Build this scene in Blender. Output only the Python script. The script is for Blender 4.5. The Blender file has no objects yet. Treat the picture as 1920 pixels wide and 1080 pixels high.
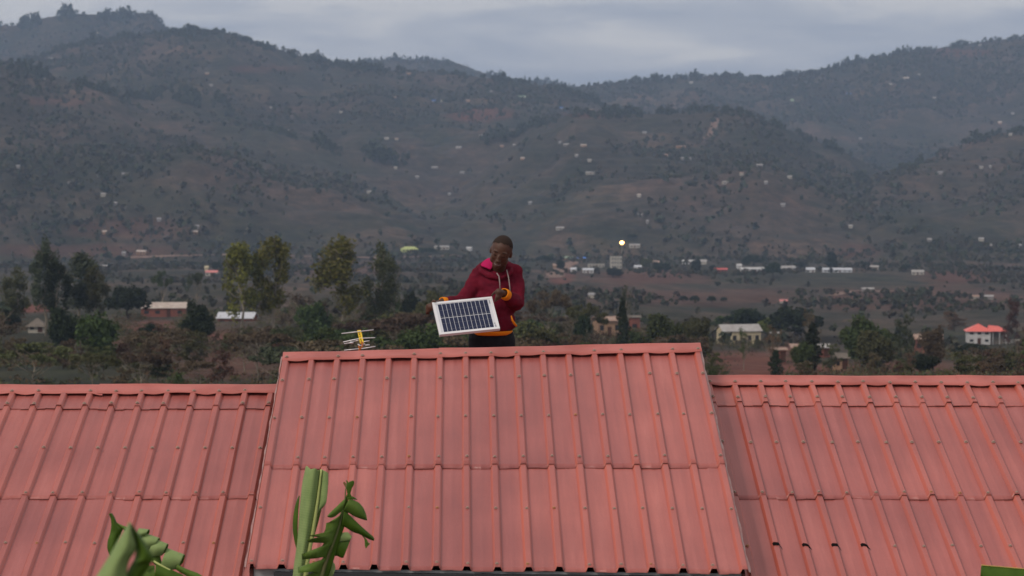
import bpy, bmesh, math, random
import numpy as np
from mathutils import Vector, Matrix, Quaternion, noise as mnoise
R = math.radians
C = bpy.context.scene.collection
rng = np.random.default_rng(7)
random.seed(11)

# ------------------------------------------------------------------ camera
F = 4988.0                      # focal length in pixels of the 1920 px frame
HOR = 271.0                     # row of the true horizon
PITCH = math.atan((540 - HOR) / F)
FW = Vector((0, math.cos(PITCH), -math.sin(PITCH)))
UP = Vector((0, math.sin(PITCH), math.cos(PITCH)))

def at(px, py, Y):
    """world point on the line of sight through a picture position, at depth Y"""
    d = FW + UP * ((540 - py) / F) + Vector((1, 0, 0)) * ((px - 960) / F)
    return d * (Y / d.y)

cam_d = bpy.data.cameras.new('camera')
cam = bpy.data.objects.new('camera', cam_d); C.objects.link(cam)
cam_d.sensor_width = 36.0
cam_d.lens = F / 1920 * 36.0
cam_d.clip_start = 0.5; cam_d.clip_end = 20000
cam.rotation_euler = (R(90) - PITCH, 0, 0)
cam_d.dof.use_dof = True
cam_d.dof.focus_distance = 17.6
cam_d.dof.aperture_fstop = 6.7
cam_d.dof.aperture_blades = 0
bpy.context.scene.camera = cam

# ------------------------------------------------------------------ helpers
def tag(o, label=None, cat=None, group=None, kind=None):
    if label: o['label'] = label
    if cat: o['category'] = cat
    if group: o['group'] = group
    if kind: o['kind'] = kind
    return o

def empty(name, loc=(0, 0, 0), rz=0.0):
    o = bpy.data.objects.new(name, None); C.objects.link(o)
    o.location = loc; o.rotation_euler = (0, 0, rz); o.empty_display_size = 0.1
    return o

def link(name, me, mat=None, parent=None):
    o = bpy.data.objects.new(name, me); C.objects.link(o)
    if mat is not None and not me.materials:
        me.materials.append(mat)
    if parent is not None: o.parent = parent
    return o

def np_mesh(name, V, Fc, mat=None, smooth=False):
    """V (n,3), Fc (m,k) all the same k"""
    V = np.asarray(V, dtype=np.float32); Fc = np.asarray(Fc, dtype=np.int32)
    me = bpy.data.meshes.new(name)
    me.vertices.add(len(V)); me.vertices.foreach_set('co', V.ravel())
    m, k = Fc.shape
    me.loops.add(m * k); me.loops.foreach_set('vertex_index', Fc.ravel())
    me.polygons.add(m)
    me.polygons.foreach_set('loop_start', np.arange(0, m * k, k, dtype=np.int32))
    me.polygons.foreach_set('loop_total', np.full(m, k, dtype=np.int32))
    if smooth: me.polygons.foreach_set('use_smooth', np.ones(m, dtype=bool))
    me.update(calc_edges=True); me.validate()
    if mat: me.materials.append(mat)
    return me

class MB:
    """collects shapes and makes ONE mesh of them"""
    def __init__(s): s.bm = bmesh.new()
    def box(s, c, size, rot=None):
        M = Matrix.Translation(Vector(c))
        if rot is not None: M = M @ rot.to_4x4()
        vs = []
        for x in (-.5, .5):
            for y in (-.5, .5):
                for z in (-.5, .5):
                    vs.append(s.bm.verts.new(M @ Vector((x * size[0], y * size[1], z * size[2]))))
        for f in ((0, 1, 3, 2), (4, 6, 7, 5), (0, 4, 5, 1), (2, 3, 7, 6), (0, 2, 6, 4), (1, 5, 7, 3)):
            s.bm.faces.new([vs[i] for i in f])
        return s
    def poly(s, pts):
        s.bm.faces.new([s.bm.verts.new(Vector(p)) for p in pts]); return s
    def prism(s, pts, d):
        """closed polygon pts pushed along d"""
        d = Vector(d); a = [s.bm.verts.new(Vector(p)) for p in pts]; b = [s.bm.verts.new(Vector(p) + d) for p in pts]
        n = len(a); s.bm.faces.new(a); s.bm.faces.new(b[::-1])
        for i in range(n): s.bm.faces.new((a[i], b[i], b[(i + 1) % n], a[(i + 1) % n]))
        return s
    def tube(s, pts, rad, n=8, flat=1.0):
        pts = [Vector(p) for p in pts]
        if not hasattr(rad, '__len__'): rad = [rad] * len(pts)
        rings = []
        ref = Vector((0.13, 0.2, 1)).normalized()
        for i, p in enumerate(pts):
            t = (pts[min(i + 1, len(pts) - 1)] - pts[max(i - 1, 0)]).normalized()
            if abs(t.dot(ref)) > .95: ref2 = Vector((1, .1, 0)).normalized()
            else: ref2 = ref
            a = t.cross(ref2).normalized(); b = t.cross(a).normalized()
            rings.append([s.bm.verts.new(p + a * math.cos(2 * math.pi * k / n) * rad[i] + b * math.sin(2 * math.pi * k / n) * rad[i] * flat) for k in range(n)])
        for i in range(len(rings) - 1):
            for k in range(n):
                s.bm.faces.new((rings[i][k], rings[i][(k + 1) % n], rings[i + 1][(k + 1) % n], rings[i + 1][k]))
        s.bm.faces.new(rings[0][::-1]); s.bm.faces.new(rings[-1])
        return s
    def ball(s, c, r, M=None, sub=3):
        """ellipsoid: radii r, optional rotation"""
        r = Vector((r, r, r)) if not hasattr(r, '__len__') else Vector(r)
        T = Matrix.Translation(Vector(c))
        if M is not None: T = T @ M.to_4x4()
        T = T @ Matrix.Diagonal((r.x, r.y, r.z, 1))
        bmesh.ops.create_icosphere(s.bm, subdivisions=sub, radius=1.0, matrix=T)
        return s
    def cap(s, a, ra, b, rb, n=18):
        """tapered capsule"""
        a = Vector(a); b = Vector(b); t = (b - a); L = t.length
        q = t.to_track_quat('Z', 'Y').to_matrix()
        prof = []
        for k in range(7): th = -math.pi / 2 + k * math.pi / 12; prof.append((ra * math.cos(th), ra * math.sin(th)))
        for k in range(7): th = k * math.pi / 12; prof.append((rb * math.cos(th), L + rb * math.sin(th)))
        rings = []
        for (r, z) in prof[1:-1]:
            rings.append([s.bm.verts.new(a + q @ Vector((r * math.cos(2 * math.pi * k / n), r * math.sin(2 * math.pi * k / n), z))) for k in range(n)])
        v0 = s.bm.verts.new(a + q @ Vector((0, 0, prof[0][1]))); v1 = s.bm.verts.new(a + q @ Vector((0, 0, prof[-1][1])))
        for i in range(len(rings) - 1):
            for k in range(n): s.bm.faces.new((rings[i][k], rings[i][(k + 1) % n], rings[i + 1][(k + 1) % n], rings[i + 1][k]))
        for k in range(n):
            s.bm.faces.new((v0, rings[0][(k + 1) % n], rings[0][k])); s.bm.faces.new((v1, rings[-1][k], rings[-1][(k + 1) % n]))
        return s
    def chain(s, pts, rad):
        for i in range(len(pts) - 1): s.cap(pts[i], rad[i], pts[i + 1], rad[i + 1])
        return s
    def mesh(s, name, smooth=False):
        bmesh.ops.recalc_face_normals(s.bm, faces=s.bm.faces)
        me = bpy.data.meshes.new(name)
        if smooth:
            for f in s.bm.faces: f.smooth = True
        s.bm.to_mesh(me); s.bm.free(); return me
    def build(s, name, mat, parent=None, smooth=False):
        return link(name, s.mesh(name, smooth), mat, parent)

def remeshed(name, mb, voxel, mat, parent=None, smooth_it=4, disp=None):
    """join overlapping closed shapes into one continuous skin"""
    me = mb.mesh('tmp'); o = bpy.data.objects.new('tmp', me); C.objects.link(o)
    m = o.modifiers.new('r', 'REMESH'); m.mode = 'VOXEL'; m.voxel_size = voxel; m.use_smooth_shade = True
    if smooth_it:
        m = o.modifiers.new('s', 'SMOOTH'); m.factor = .5; m.iterations = smooth_it
    dg = bpy.context.evaluated_depsgraph_get(); dg.update()
    ev = o.evaluated_get(dg); out = bpy.data.meshes.new_from_object(ev)
    out.name = name
    bpy.data.objects.remove(o); bpy.data.meshes.remove(me)
    if disp:
        n = len(out.vertices); co = np.empty(n * 3, np.float32); no = np.empty(n * 3, np.float32)
        out.vertices.foreach_get('co', co); out.vertices.foreach_get('normal', no)
        co = co.reshape(-1, 3); no = no.reshape(-1, 3)
        for i in range(n): co[i] += no[i] * disp(co[i])
        out.vertices.foreach_set('co', co.ravel()); out.update()
    out.polygons.foreach_set('use_smooth', np.ones(len(out.polygons), dtype=bool))
    out.materials.clear(); out.materials.append(mat)
    return link(name, out, None, parent)

# ------------------------------------------------------------------ numpy value noise
_lat = np.random.default_rng(3).random((256, 256))
def vn(x, y):
    xi = np.floor(x).astype(int); yi = np.floor(y).astype(int)
    fx = x - xi; fy = y - yi; fx = fx * fx * (3 - 2 * fx); fy = fy * fy * (3 - 2 * fy)
    a = _lat[xi % 256, yi % 256]; b = _lat[(xi + 1) % 256, yi % 256]
    c = _lat[xi % 256, (yi + 1) % 256]; d = _lat[(xi + 1) % 256, (yi + 1) % 256]
    return (a * (1 - fx) + b * fx) * (1 - fy) + (c * (1 - fx) + d * fx) * fy
def fbm(x, y, o=4):
    s = 0; a = .5; t = 0
    for k in range(o):
        s = s + a * vn(x * 2 ** k + 17.3 * k, y * 2 ** k + 9.1 * k); t += a; a *= .5
    return s / t            # 0..1

# ------------------------------------------------------------------ materials
def mat(name, col, rough=.8, spec=.3, var=None, metal=0.0):
    m = bpy.data.materials.new(name); m.use_nodes = True
    b = m.node_tree.nodes['Principled BSDF']
    b.inputs['Base Color'].default_value = (*col, 1); b.inputs['Roughness'].default_value = rough
    b.inputs['Specular IOR Level'].default_value = spec; b.inputs['Metallic'].default_value = metal
    if var: vary(m, *var)
    return m
def N(m, t, **kw):
    n = m.node_tree.nodes.new(t)
    for k, v in kw.items(): setattr(n, k, v)
    return n
def L(m, a, b): m.node_tree.links.new(a, b)
def bsdf(m): return m.node_tree.nodes['Principled BSDF']
def noise_fac(m, scale, detail=4, stretch=(1, 1, 1), space='Object', rough=.55):
    tc = N(m, 'ShaderNodeTexCoord'); mp = N(m, 'ShaderNodeMapping'); mp.inputs['Scale'].default_value = stretch
    L(m, tc.outputs[space], mp.inputs['Vector'])
    n = N(m, 'ShaderNodeTexNoise'); n.inputs['Scale'].default_value = scale; n.inputs['Detail'].default_value = detail
    n.inputs['Roughness'].default_value = rough
    L(m, mp.outputs[0], n.inputs['Vector']); return n.outputs['Fac']
def ramp(m, fac, stops):
    r = N(m, 'ShaderNodeValToRGB'); e = r.color_ramp.elements
    e[0].position, e[0].color = stops[0][0], (*stops[0][1], 1)
    e[1].position, e[1].color = stops[-1][0], (*stops[-1][1], 1)
    for p, c in stops[1:-1]:
        q = e.new(p); q.color = (*c, 1)
    L(m, fac, r.inputs[0]); return r.outputs[0]
def mixc(m, a, b, fac, mode='MIX'):
    n = N(m, 'ShaderNodeMix', data_type='RGBA', blend_type=mode)
    for sock, v in ((n.inputs[6], a), (n.inputs[7], b)):
        if isinstance(v, tuple): sock.default_value = (*v, 1)
        else: L(m, v, sock)
    if isinstance(fac, (int, float)): n.inputs[0].default_value = fac
    else: L(m, fac, n.inputs[0])
    return n.outputs[2]
def math_(m, op, a, b=None):
    n = N(m, 'ShaderNodeMath', operation=op)
    for s, v in zip(n.inputs, (a, b)):
        if v is None: continue
        if isinstance(v, (int, float)): s.default_value = v
        else: L(m, v, s)
    return n.outputs[0]
def bump(m, fac, strength=.3, dist=.01):
    b = N(m, 'ShaderNodeBump'); b.inputs['Strength'].default_value = strength; b.inputs['Distance'].default_value = dist
    L(m, fac, b.inputs['Height']); L(m, b.outputs[0], bsdf(m).inputs['Normal'])
def vary(m, scale, c2, lo=.35, hi=.65, stretch=(1, 1, 1)):
    c1 = tuple(bsdf(m).inputs['Base Color'].default_value)[:3]
    L(m, ramp(m, noise_fac(m, scale, 5, stretch), [(lo, c1), (hi, c2)]), bsdf(m).inputs['Base Color'])

def leaf_mat(name, c1, c2, c3=None, spec=.15):
    """each small leaf clump has its own shade of the kind's green"""
    m = mat(name, c1, .85, spec)
    g = N(m, 'ShaderNodeNewGeometry'); oi = N(m, 'ShaderNodeObjectInfo')
    c = ramp(m, g.outputs['Random Per Island'], [(0, c1), (.55, c2), (1, c3 or c2)])
    hs = N(m, 'ShaderNodeHueSaturation')
    L(m, math_(m, 'ADD', math_(m, 'MULTIPLY', oi.outputs['Random'], .5), .75), hs.inputs['Value'])
    L(m, math_(m, 'ADD', math_(m, 'MULTIPLY', oi.outputs['Random'], .05), .475), hs.inputs['Hue'])
    L(m, c, hs.inputs['Color']); L(m, hs.outputs[0], bsdf(m).inputs['Base Color'])
    return m
# ------------------------------------------------------------------ sky and sun
sc = bpy.context.scene
SUN_EL, SUN_ROT = 40.0, 224.0     # broad glow of an evening overcast, from behind and left of the camera
w = bpy.data.worlds.new('World'); sc.world = w; w.use_nodes = True
nt = w.node_tree; bg = nt.nodes['Background']; bg.inputs['Strength'].default_value = 0.1
class _W: node_tree = nt
W = _W()
sky = N(W, 'ShaderNodeTexSky', sky_type='NISHITA'); sky.sun_disc = False
sky.sun_elevation = R(SUN_EL); sky.sun_rotation = R(SUN_ROT); sky.air_density = 1.4; sky.dust_density = 3.0; sky.ozone_density = 3.0
tc = N(W, 'ShaderNodeTexCoord')
sx = N(W, 'ShaderNodeSeparateXYZ'); L(W, tc.outputs['Generated'], sx.inputs[0])
# cloud deck: soft streaked bands, lighter breaks
mp = N(W, 'ShaderNodeMapping'); mp.inputs['Scale'].default_value = (7, 7, 36); mp.inputs['Rotation'].default_value = (0, R(3), 0)
L(W, tc.outputs['Generated'], mp.inputs['Vector'])
n1 = N(W, 'ShaderNodeTexNoise'); n1.inputs['Scale'].default_value = 1.5; n1.inputs['Detail'].default_value = 7; n1.inputs['Distortion'].default_value = .5; n1.inputs['Roughness'].default_value = .55
L(W, mp.outputs[0], n1.inputs['Vector'])
# greyer and bluer toward the hills, warm and paler higher up and to the left
hgt = math_(W, 'MULTIPLY', sx.outputs['Z'], 9.0)
lft = math_(W, 'MULTIPLY', sx.outputs['X'], -.9)
f = math_(W, 'ADD', math_(W, 'ADD', math_(W, 'MULTIPLY', n1.outputs['Fac'], 3.0), -1.15), math_(W, 'ADD', hgt, lft))
fc = N(W, 'ShaderNodeClamp'); L(W, f, fc.inputs['Value'])
low = ramp(W, fc.outputs[0], [(0, (3.8, 4.2, 5.1)), (.4, (4.5, 4.8, 5.6)), (.7, (5.5, 5.65, 6.2)), (1, (7.2, 7.05, 7.1))])
# overhead the deck is brighter than at the hills
up = N(W, 'ShaderNodeMapRange'); up.inputs['From Min'].default_value = .07; up.inputs['From Max'].default_value = .55; L(W, sx.outputs['Z'], up.inputs['Value'])
cl = mixc(W, low, (6.5, 6.2, 6.2), up.outputs[0])
# horizon below: dull earth light
dn = N(W, 'ShaderNodeMapRange'); dn.inputs['From Min'].default_value = -.02; dn.inputs['From Max'].default_value = -.10; L(W, sx.outputs['Z'], dn.inputs['Value'])
cl = mixc(W, cl, (.5, .42, .38), dn.outputs[0])
L(W, mixc(W, sky.outputs[0], cl, .9), bg.inputs['Color'])

sd = bpy.data.lights.new('sun', 'SUN'); sd.energy = 1.5; sd.angle = R(16); sd.color = (1.0, .90, .80)
sun = bpy.data.objects.new('sun', sd); C.objects.link(sun)
az = R(SUN_ROT)
sdir = Vector((math.sin(az) * math.cos(R(SUN_EL)), math.cos(az) * math.cos(R(SUN_EL)), math.sin(R(SUN_EL))))
sun.rotation_euler = (sdir).to_track_quat('Z', 'Y').to_euler()

sc.view_settings.view_transform = 'Standard'; sc.view_settings.look = 'None'
sc.view_settings.exposure = 0.0; sc.view_settings.gamma = 1.0
sc.render.engine = 'CYCLES'
sc.cycles.use_denoising = True
sc.cycles.max_bounces = 6; sc.cycles.diffuse_bounces = 3; sc.cycles.transparent_max_bounces = 8
sc.cycles.volume_bounces = 1
# ------------------------------------------------------------------ terrain as a height function
_by = np.array([-400, 0, 10, 22, 40, 80, 150, 240, 300, 400, 500, 600, 800, 1000, 1300, 1700, 2000, 2400, 9000.])
_bz = np.array([-3.0, -4.2, -4.6, -4.9, -7.5, -13, -19.5, -23.0, -25.8, -30.8, -35.8, -40.2, -48.3, -55.5, -65, -77, -84, -92, -110.])
def prof(pts):
    p = np.array(pts, float); return p[:, 0], p[:, 1]
LAY = [  # crest depth, foot depth, foot z, front shape, crest profile (picture column, row)
    (3000, 1750, -80, .92, prof([(-800, 60), (-300, 80), (0, 112), (60, 130), (140, 156), (250, 182), (350, 190), (440, 216), (500, 240), (560, 256), (640, 285), (700, 305), (760, 335), (840, 370), (930, 400), (1010, 440), (1100, 490), (1200, 560), (3000, 700)])),
    (3950, 2300, -88, .95, prof([(-800, 150), (0, 170), (50, 118), (130, 88), (220, 70), (330, 62), (430, 62), (460, 76), (520, 92), (600, 116), (660, 126), (740, 132), (820, 135), (900, 145), (1000, 160), (1060, 168), (1100, 186), (1210, 216), (1300, 250), (1400, 330), (1500, 430), (3000, 700)])),
    (5700, 4500, -60, 1, prof([(-800, 200), (500, 200), (600, 118), (700, 112), (780, 112), (850, 116), (900, 136), (960, 148), (1060, 160), (1120, 166), (1200, 200), (3000, 300)])),
    (5200, 4300, -20, 1, prof([(-800, 30), (0, 48), (45, 50), (90, 34), (150, 26), (220, 30), (290, 26), (315, 55), (420, 110), (3000, 400)])),
    (4950, 3700, -50, .95, prof([(-800, 400), (900, 260), (1010, 190), (1090, 163), (1150, 154), (1260, 146), (1340, 142), (1450, 148), (1520, 138), (1600, 116), (1640, 110), (1710, 96), (1790, 86), (1850, 77), (1920, 73), (2100, 60), (3000, 50)])),
    (3050, 1900, -83, .85, prof([(-800, 600), (700, 420), (900, 300), (1000, 235), (1080, 212), (1180, 214), (1250, 214), (1290, 209), (1370, 206), (1400, 214), (1500, 250), (1600, 292), (1650, 318), (1700, 345), (1800, 420), (1950, 500), (3000, 700)])),
    (2850, 1800, -80, .95, prof([(-800, 700), (1400, 520), (1550, 420), (1640, 345), (1700, 316), (1780, 276), (1850, 258), (1920, 244), (2100, 225), (3000, 200)])),
]
def height(x, y):
    x = np.asarray(x, float); y = np.asarray(y, float)
    ys = np.maximum(y, 1.0)
    px = 960 + F * x / ys
    z = np.interp(y, _by, _bz)
    far = np.clip((y - 60) / 300, 0, 1)
    z = z + (fbm(x / 60, y / 60, 4) - .5) * 5.0 * far + (fbm(x / 14 + 5, y / 14, 3) - .5) * 1.0 * far
    low = np.clip((px - 820) / 650, 0, 1); low = low * low * (3 - 2 * low)
    bm_ = np.clip((y - 280) / 320, 0, 1) * np.clip((1750 - y) / 450, 0, 1)
    z = z - 7.0 * low * bm_
    base = z
    for i, (yc, yf, zf, sh, (cx, cy)) in enumerate(LAY):
        wob = (fbm(px / 140 + 31 * i, y * 0 + 7.7 * i, 3) - .5) * 500      # the crest wanders in depth
        ycc = yc + wob; e = np.interp(px, cx, cy)
        z1 = (HOR - e) / F * ycc
        t = np.clip((y - yf) / (ycc - yf), 0, 1)
        s = (t ** sh) * (1.12 - .12 * t)
        up = zf + (z1 - zf) * s
        gully = (1 - np.abs(2 * fbm(x / 230 + i * 13, y / 520 + i * 3, 4) - 1))
        up = up - (gully - .72) * 58 * np.sin(np.pi * np.clip(t, 0, 1)) ** .8
        up = up + (fbm(x / 75 + 3 * i, y / 75, 3) - .5) * 15 * np.clip(t * 3, 0, 1) * (1 - .6 * t)
        dn = z1 - (y - ycc) * .42 + (fbm(x / 90, y / 90, 2) - .5) * 10 * np.clip((y - ycc) / 200, 0, 1)
        l = np.where(y < ycc, up, dn)
        l = np.where(y < yf, -500, l)
        z = np.maximum(z, l)
    # terraces cut into the slopes
    hill = np.clip((z - base) / 25, 0, 1)
    st = 5.5; q = z / st + .8 * fbm(x / 200, y / 200, 2)
    fr = q - np.floor(q); ter = (np.clip((fr - .5) * 3 + .5, 0, 1) - fr) * st
    return z + ter * .55 * hill * np.clip(fbm(x / 320 + 9, y / 320, 2) * 2.4 - .7, 0, 1)
def hz(x, y): return float(height(np.array([x]), np.array([y]))[0])
def hit(px, py, y0=150.0, y1=6800.0):
    """where the line of sight through a picture position meets the terrain"""
    ys = np.geomspace(y0, y1, 2500)
    z = height((px - 960) / F * ys, ys)
    row = HOR - F * z / ys
    k = np.nonzero(row <= py)[0]
    Y = ys[k[0]] if len(k) else 4000.0
    return (px - 960) / F * Y, Y, float(height(np.array([(px - 960) / F * Y]), np.array([Y]))[0])

OFF = 260.0
def grid(ys, cs):
    YY, CC = np.meshgrid(ys, cs, indexing='ij')
    XX = CC * (YY + OFF); ZZ = height(XX, YY)
    V = np.stack([XX, YY, ZZ], -1).reshape(-1, 3)
    n, m = len(ys), len(cs)
    i = np.arange(n - 1)[:, None] * m + np.arange(m - 1)[None, :]
    Fc = np.stack([i, i + 1, i + m + 1, i + m], -1).reshape(-1, 4)
    return V, Fc
cs = np.concatenate([np.linspace(-.34, -.2, 30)[:-1], np.linspace(-.2, .2, 560), np.linspace(.2, .34, 30)[1:]])
ysn = np.concatenate([np.linspace(-120, 230, 90)[:-1], np.linspace(230, 1700, 330)])
ysf = np.concatenate([np.linspace(1700, 5900, 640)[:-1], np.linspace(5900, 6800, 12)])

# red earth patches (column, row, half width, half height in picture units, looked up where they lie on the ground)
PATCH = [(45, 578, 70, 9, 1), (285, 618, 60, 18, .75), (415, 630, 50, 18, .9), (1400, 672, 110, 16, .75), (1450, 700, 160, 20, .8), (1800, 520, 90, 14, .5), (1230, 520, 120, 16, .5),
         (1120, 545, 60, 12, .35), (430, 690, 120, 22, .45), (1050, 520, 26, 16, .8), (640, 505, 150, 16, .25), (150, 470, 200, 14, .35), (700, 600, 60, 12, .5), (1480, 655, 60, 14, .7),
         (1700, 690, 120, 18, .6), (1610, 470, 60, 14, .3), (1600, 560, 70, 8, .5), (250, 430, 150, 20, .3), (900, 215, 70, 14, .6), (1120, 215, 60, 8, .5), (110, 190, 60, 9, .4), (1790, 100, 90, 8, .5), (500, 130, 70, 8, .35), (1720, 562, 220, 22, .35), (1300, 558, 240, 18, .3), (330, 650, 200, 30, .4), (1000, 640, 200, 20, .3)]
def soil_mask(V):
    x, y, z = V[:, 0], V[:, 1], V[:, 2]
    ys = np.maximum(y, 1); px = 960 + F * x / ys; py = HOR - F * z / ys
    m = np.zeros(len(V))
    for (a, b, c, d, s) in PATCH:
        q = ((px - a) / c) ** 2 + ((py - b) / d) ** 2 + (fbm(x / 18, y / 40, 3) - .5) * 1.6
        m = np.maximum(m, s * np.clip(1.25 - q, 0, 1))
    return np.where(y > 200, m, 0)
def terrain_mat(name):
    m = mat(name, (.06, .05, .03), .95, .1)
    at_ = N(m, 'ShaderNodeAttribute'); at_.attribute_name = 'soil'
    fields = noise_fac(m, .0055, 6, (1, .45, 1)); fine = noise_fac(m, .085, 7, (1, .5, 1), rough=.72); mid = noise_fac(m, .02, 5, (1, .5, 1))
    a = ramp(m, fields, [(.34, (.026, .031, .020)), (.45, (.042, .040, .028)), (.55, (.058, .046, .037)), (.66, (.074, .052, .045))])
    b = ramp(m, mid, [(.38, (.023, .030, .019)), (.5, (.046, .042, .031)), (.62, (.074, .058, .048))])
    c = mixc(m, a, b, .5)
    c = mixc(m, c, ramp(m, fine, [(.36, (.4, .42, .38)), (.5, (.95, .93, .9)), (.64, (1.6, 1.48, 1.42))]), .9, 'MULTIPLY')
    near_ = noise_fac(m, 1.1, 6, rough=.7)
    c = mixc(m, c, ramp(m, near_, [(.35, (.45, .5, .42)), (.5, (1, .98, .95)), (.66, (1.6, 1.35, 1.2))]), .8, 'MULTIPLY')
    # small fields, each its own crop or bare soil
    tc = N(m, 'ShaderNodeTexCoord'); mp = N(m, 'ShaderNodeMapping'); mp.inputs['Scale'].default_value = (.013, .0075, .02); L(m, tc.outputs['Object'], mp.inputs[0])
    v = N(m, 'ShaderNodeTexVoronoi'); v.inputs['Scale'].default_value = 1; v.inputs['Randomness'].default_value = .9; L(m, mp.outputs[0], v.inputs['Vector'])
    sp = N(m, 'ShaderNodeSeparateColor'); L(m, v.outputs['Color'], sp.inputs[0])
    c = mixc(m, c, ramp(m, sp.outputs[0], [(0, (.55, .62, .55)), (.5, (1, 1, 1)), (.9, (1.25, 1.1, 1.05)), (1, (1.9, 1.6, 1.5))]), .65, 'MULTIPLY')
    c = mixc(m, c, ramp(m, noise_fac(m, .25, 4), [(.3, (.11, .030, .022)), (.7, (.20, .075, .052))]), math_(m, 'MULTIPLY', at_.outputs['Fac'], .9))
    L(m, c, bsdf(m).inputs['Base Color'])
    return m
M_land = terrain_mat('dry_hill_land')
for nm, ys in (('ground', ysn), ('hills', ysf)):
    V, Fc = grid(ys, cs)
    me = np_mesh(nm, V, Fc, M_land, True)
    a = me.attributes.new('soil', 'FLOAT', 'POINT'); a.data.foreach_set('value', soil_mask(V).astype(np.float32))
    tag(link(nm, me), 'dry scrubby valley floor below the hills' if nm == 'ground' else 'hazy green brown hills rising behind the valley', nm, kind='structure')

# haze: the air of the valley
hb = MB(); hb.box((0, 3340, 115), (5600, 7100, 470))
M_haze = bpy.data.materials.new('haze_air'); M_haze.use_nodes = True
mt = M_haze.node_tree; mt.nodes.remove(mt.nodes['Principled BSDF'])
vol = mt.nodes.new('ShaderNodeVolumePrincipled'); vol.inputs['Color'].default_value = (.54, .72, 1.0, 1); vol.inputs['Density'].default_value = 1.0e-4
vol.inputs['Anisotropy'].default_value = .1
mt.links.new(vol.outputs[0], mt.nodes['Material Output'].inputs['Volume'])
hzo = hb.build('haze', M_haze); tag(hzo, 'thin blue evening haze filling the valley air', 'haze', kind='stuff')

# dirt tracks draped over the land
M_track = mat('pale_dirt', (.26, .17, .13), .95, .1, (.3, (.17, .11, .085)))
def track(pts, width, label, dense=14):
    P = []
    for (a, b) in zip(pts[:-1], pts[1:]):
        for k in range(dense):
            t = k / dense; P.append((a[0] + (b[0] - a[0]) * t, a[1] + (b[1] - a[1]) * t))
    P.append(pts[-1])
    W_ = [Vector(hit(*p)) for p in P]
    V = []; 
    for i, p in enumerate(W_):
        t = (W_[min(i + 1, len(W_) - 1)] - W_[max(i - 1, 0)]); t.z = 0
        if t.length < 1e-6: t = Vector((1, 0, 0))
        n = Vector((-t.y, t.x, 0)).normalized() * width / 2 * (.7 + .6 * random.random())
        for q in (p - n, p, p + n): V.append((q.x, q.y, hz(q.x, q.y) + .35))
    Fc = []
    for i in range(len(W_) - 1):
        for k in (0, 1): Fc.append((3 * i + k, 3 * i + k + 1, 3 * i + k + 4, 3 * i + k + 3))
    tag(link('dirt_path', np_mesh('dirt_path', V, Fc, M_track)), label, 'path', kind='structure')
track([(1341, 226), (1337, 240), (1330, 252), (1320, 266)], 9, 'pale eroded track running down the central hill crest')
track([(240, 484), (320, 481), (430, 478), (560, 481), (700, 484), (860, 480)], 7, 'thin pale dirt road along the foot of the left hill')
track([(1085, 489), (1065, 498), (1045, 512), (1040, 522)], 9, 'pale gravel track climbing to the village')
track([(1560, 556), (1600, 546), (1650, 547), (1720, 548)], 5, 'faint dirt road across the valley floor at the right')
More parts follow.
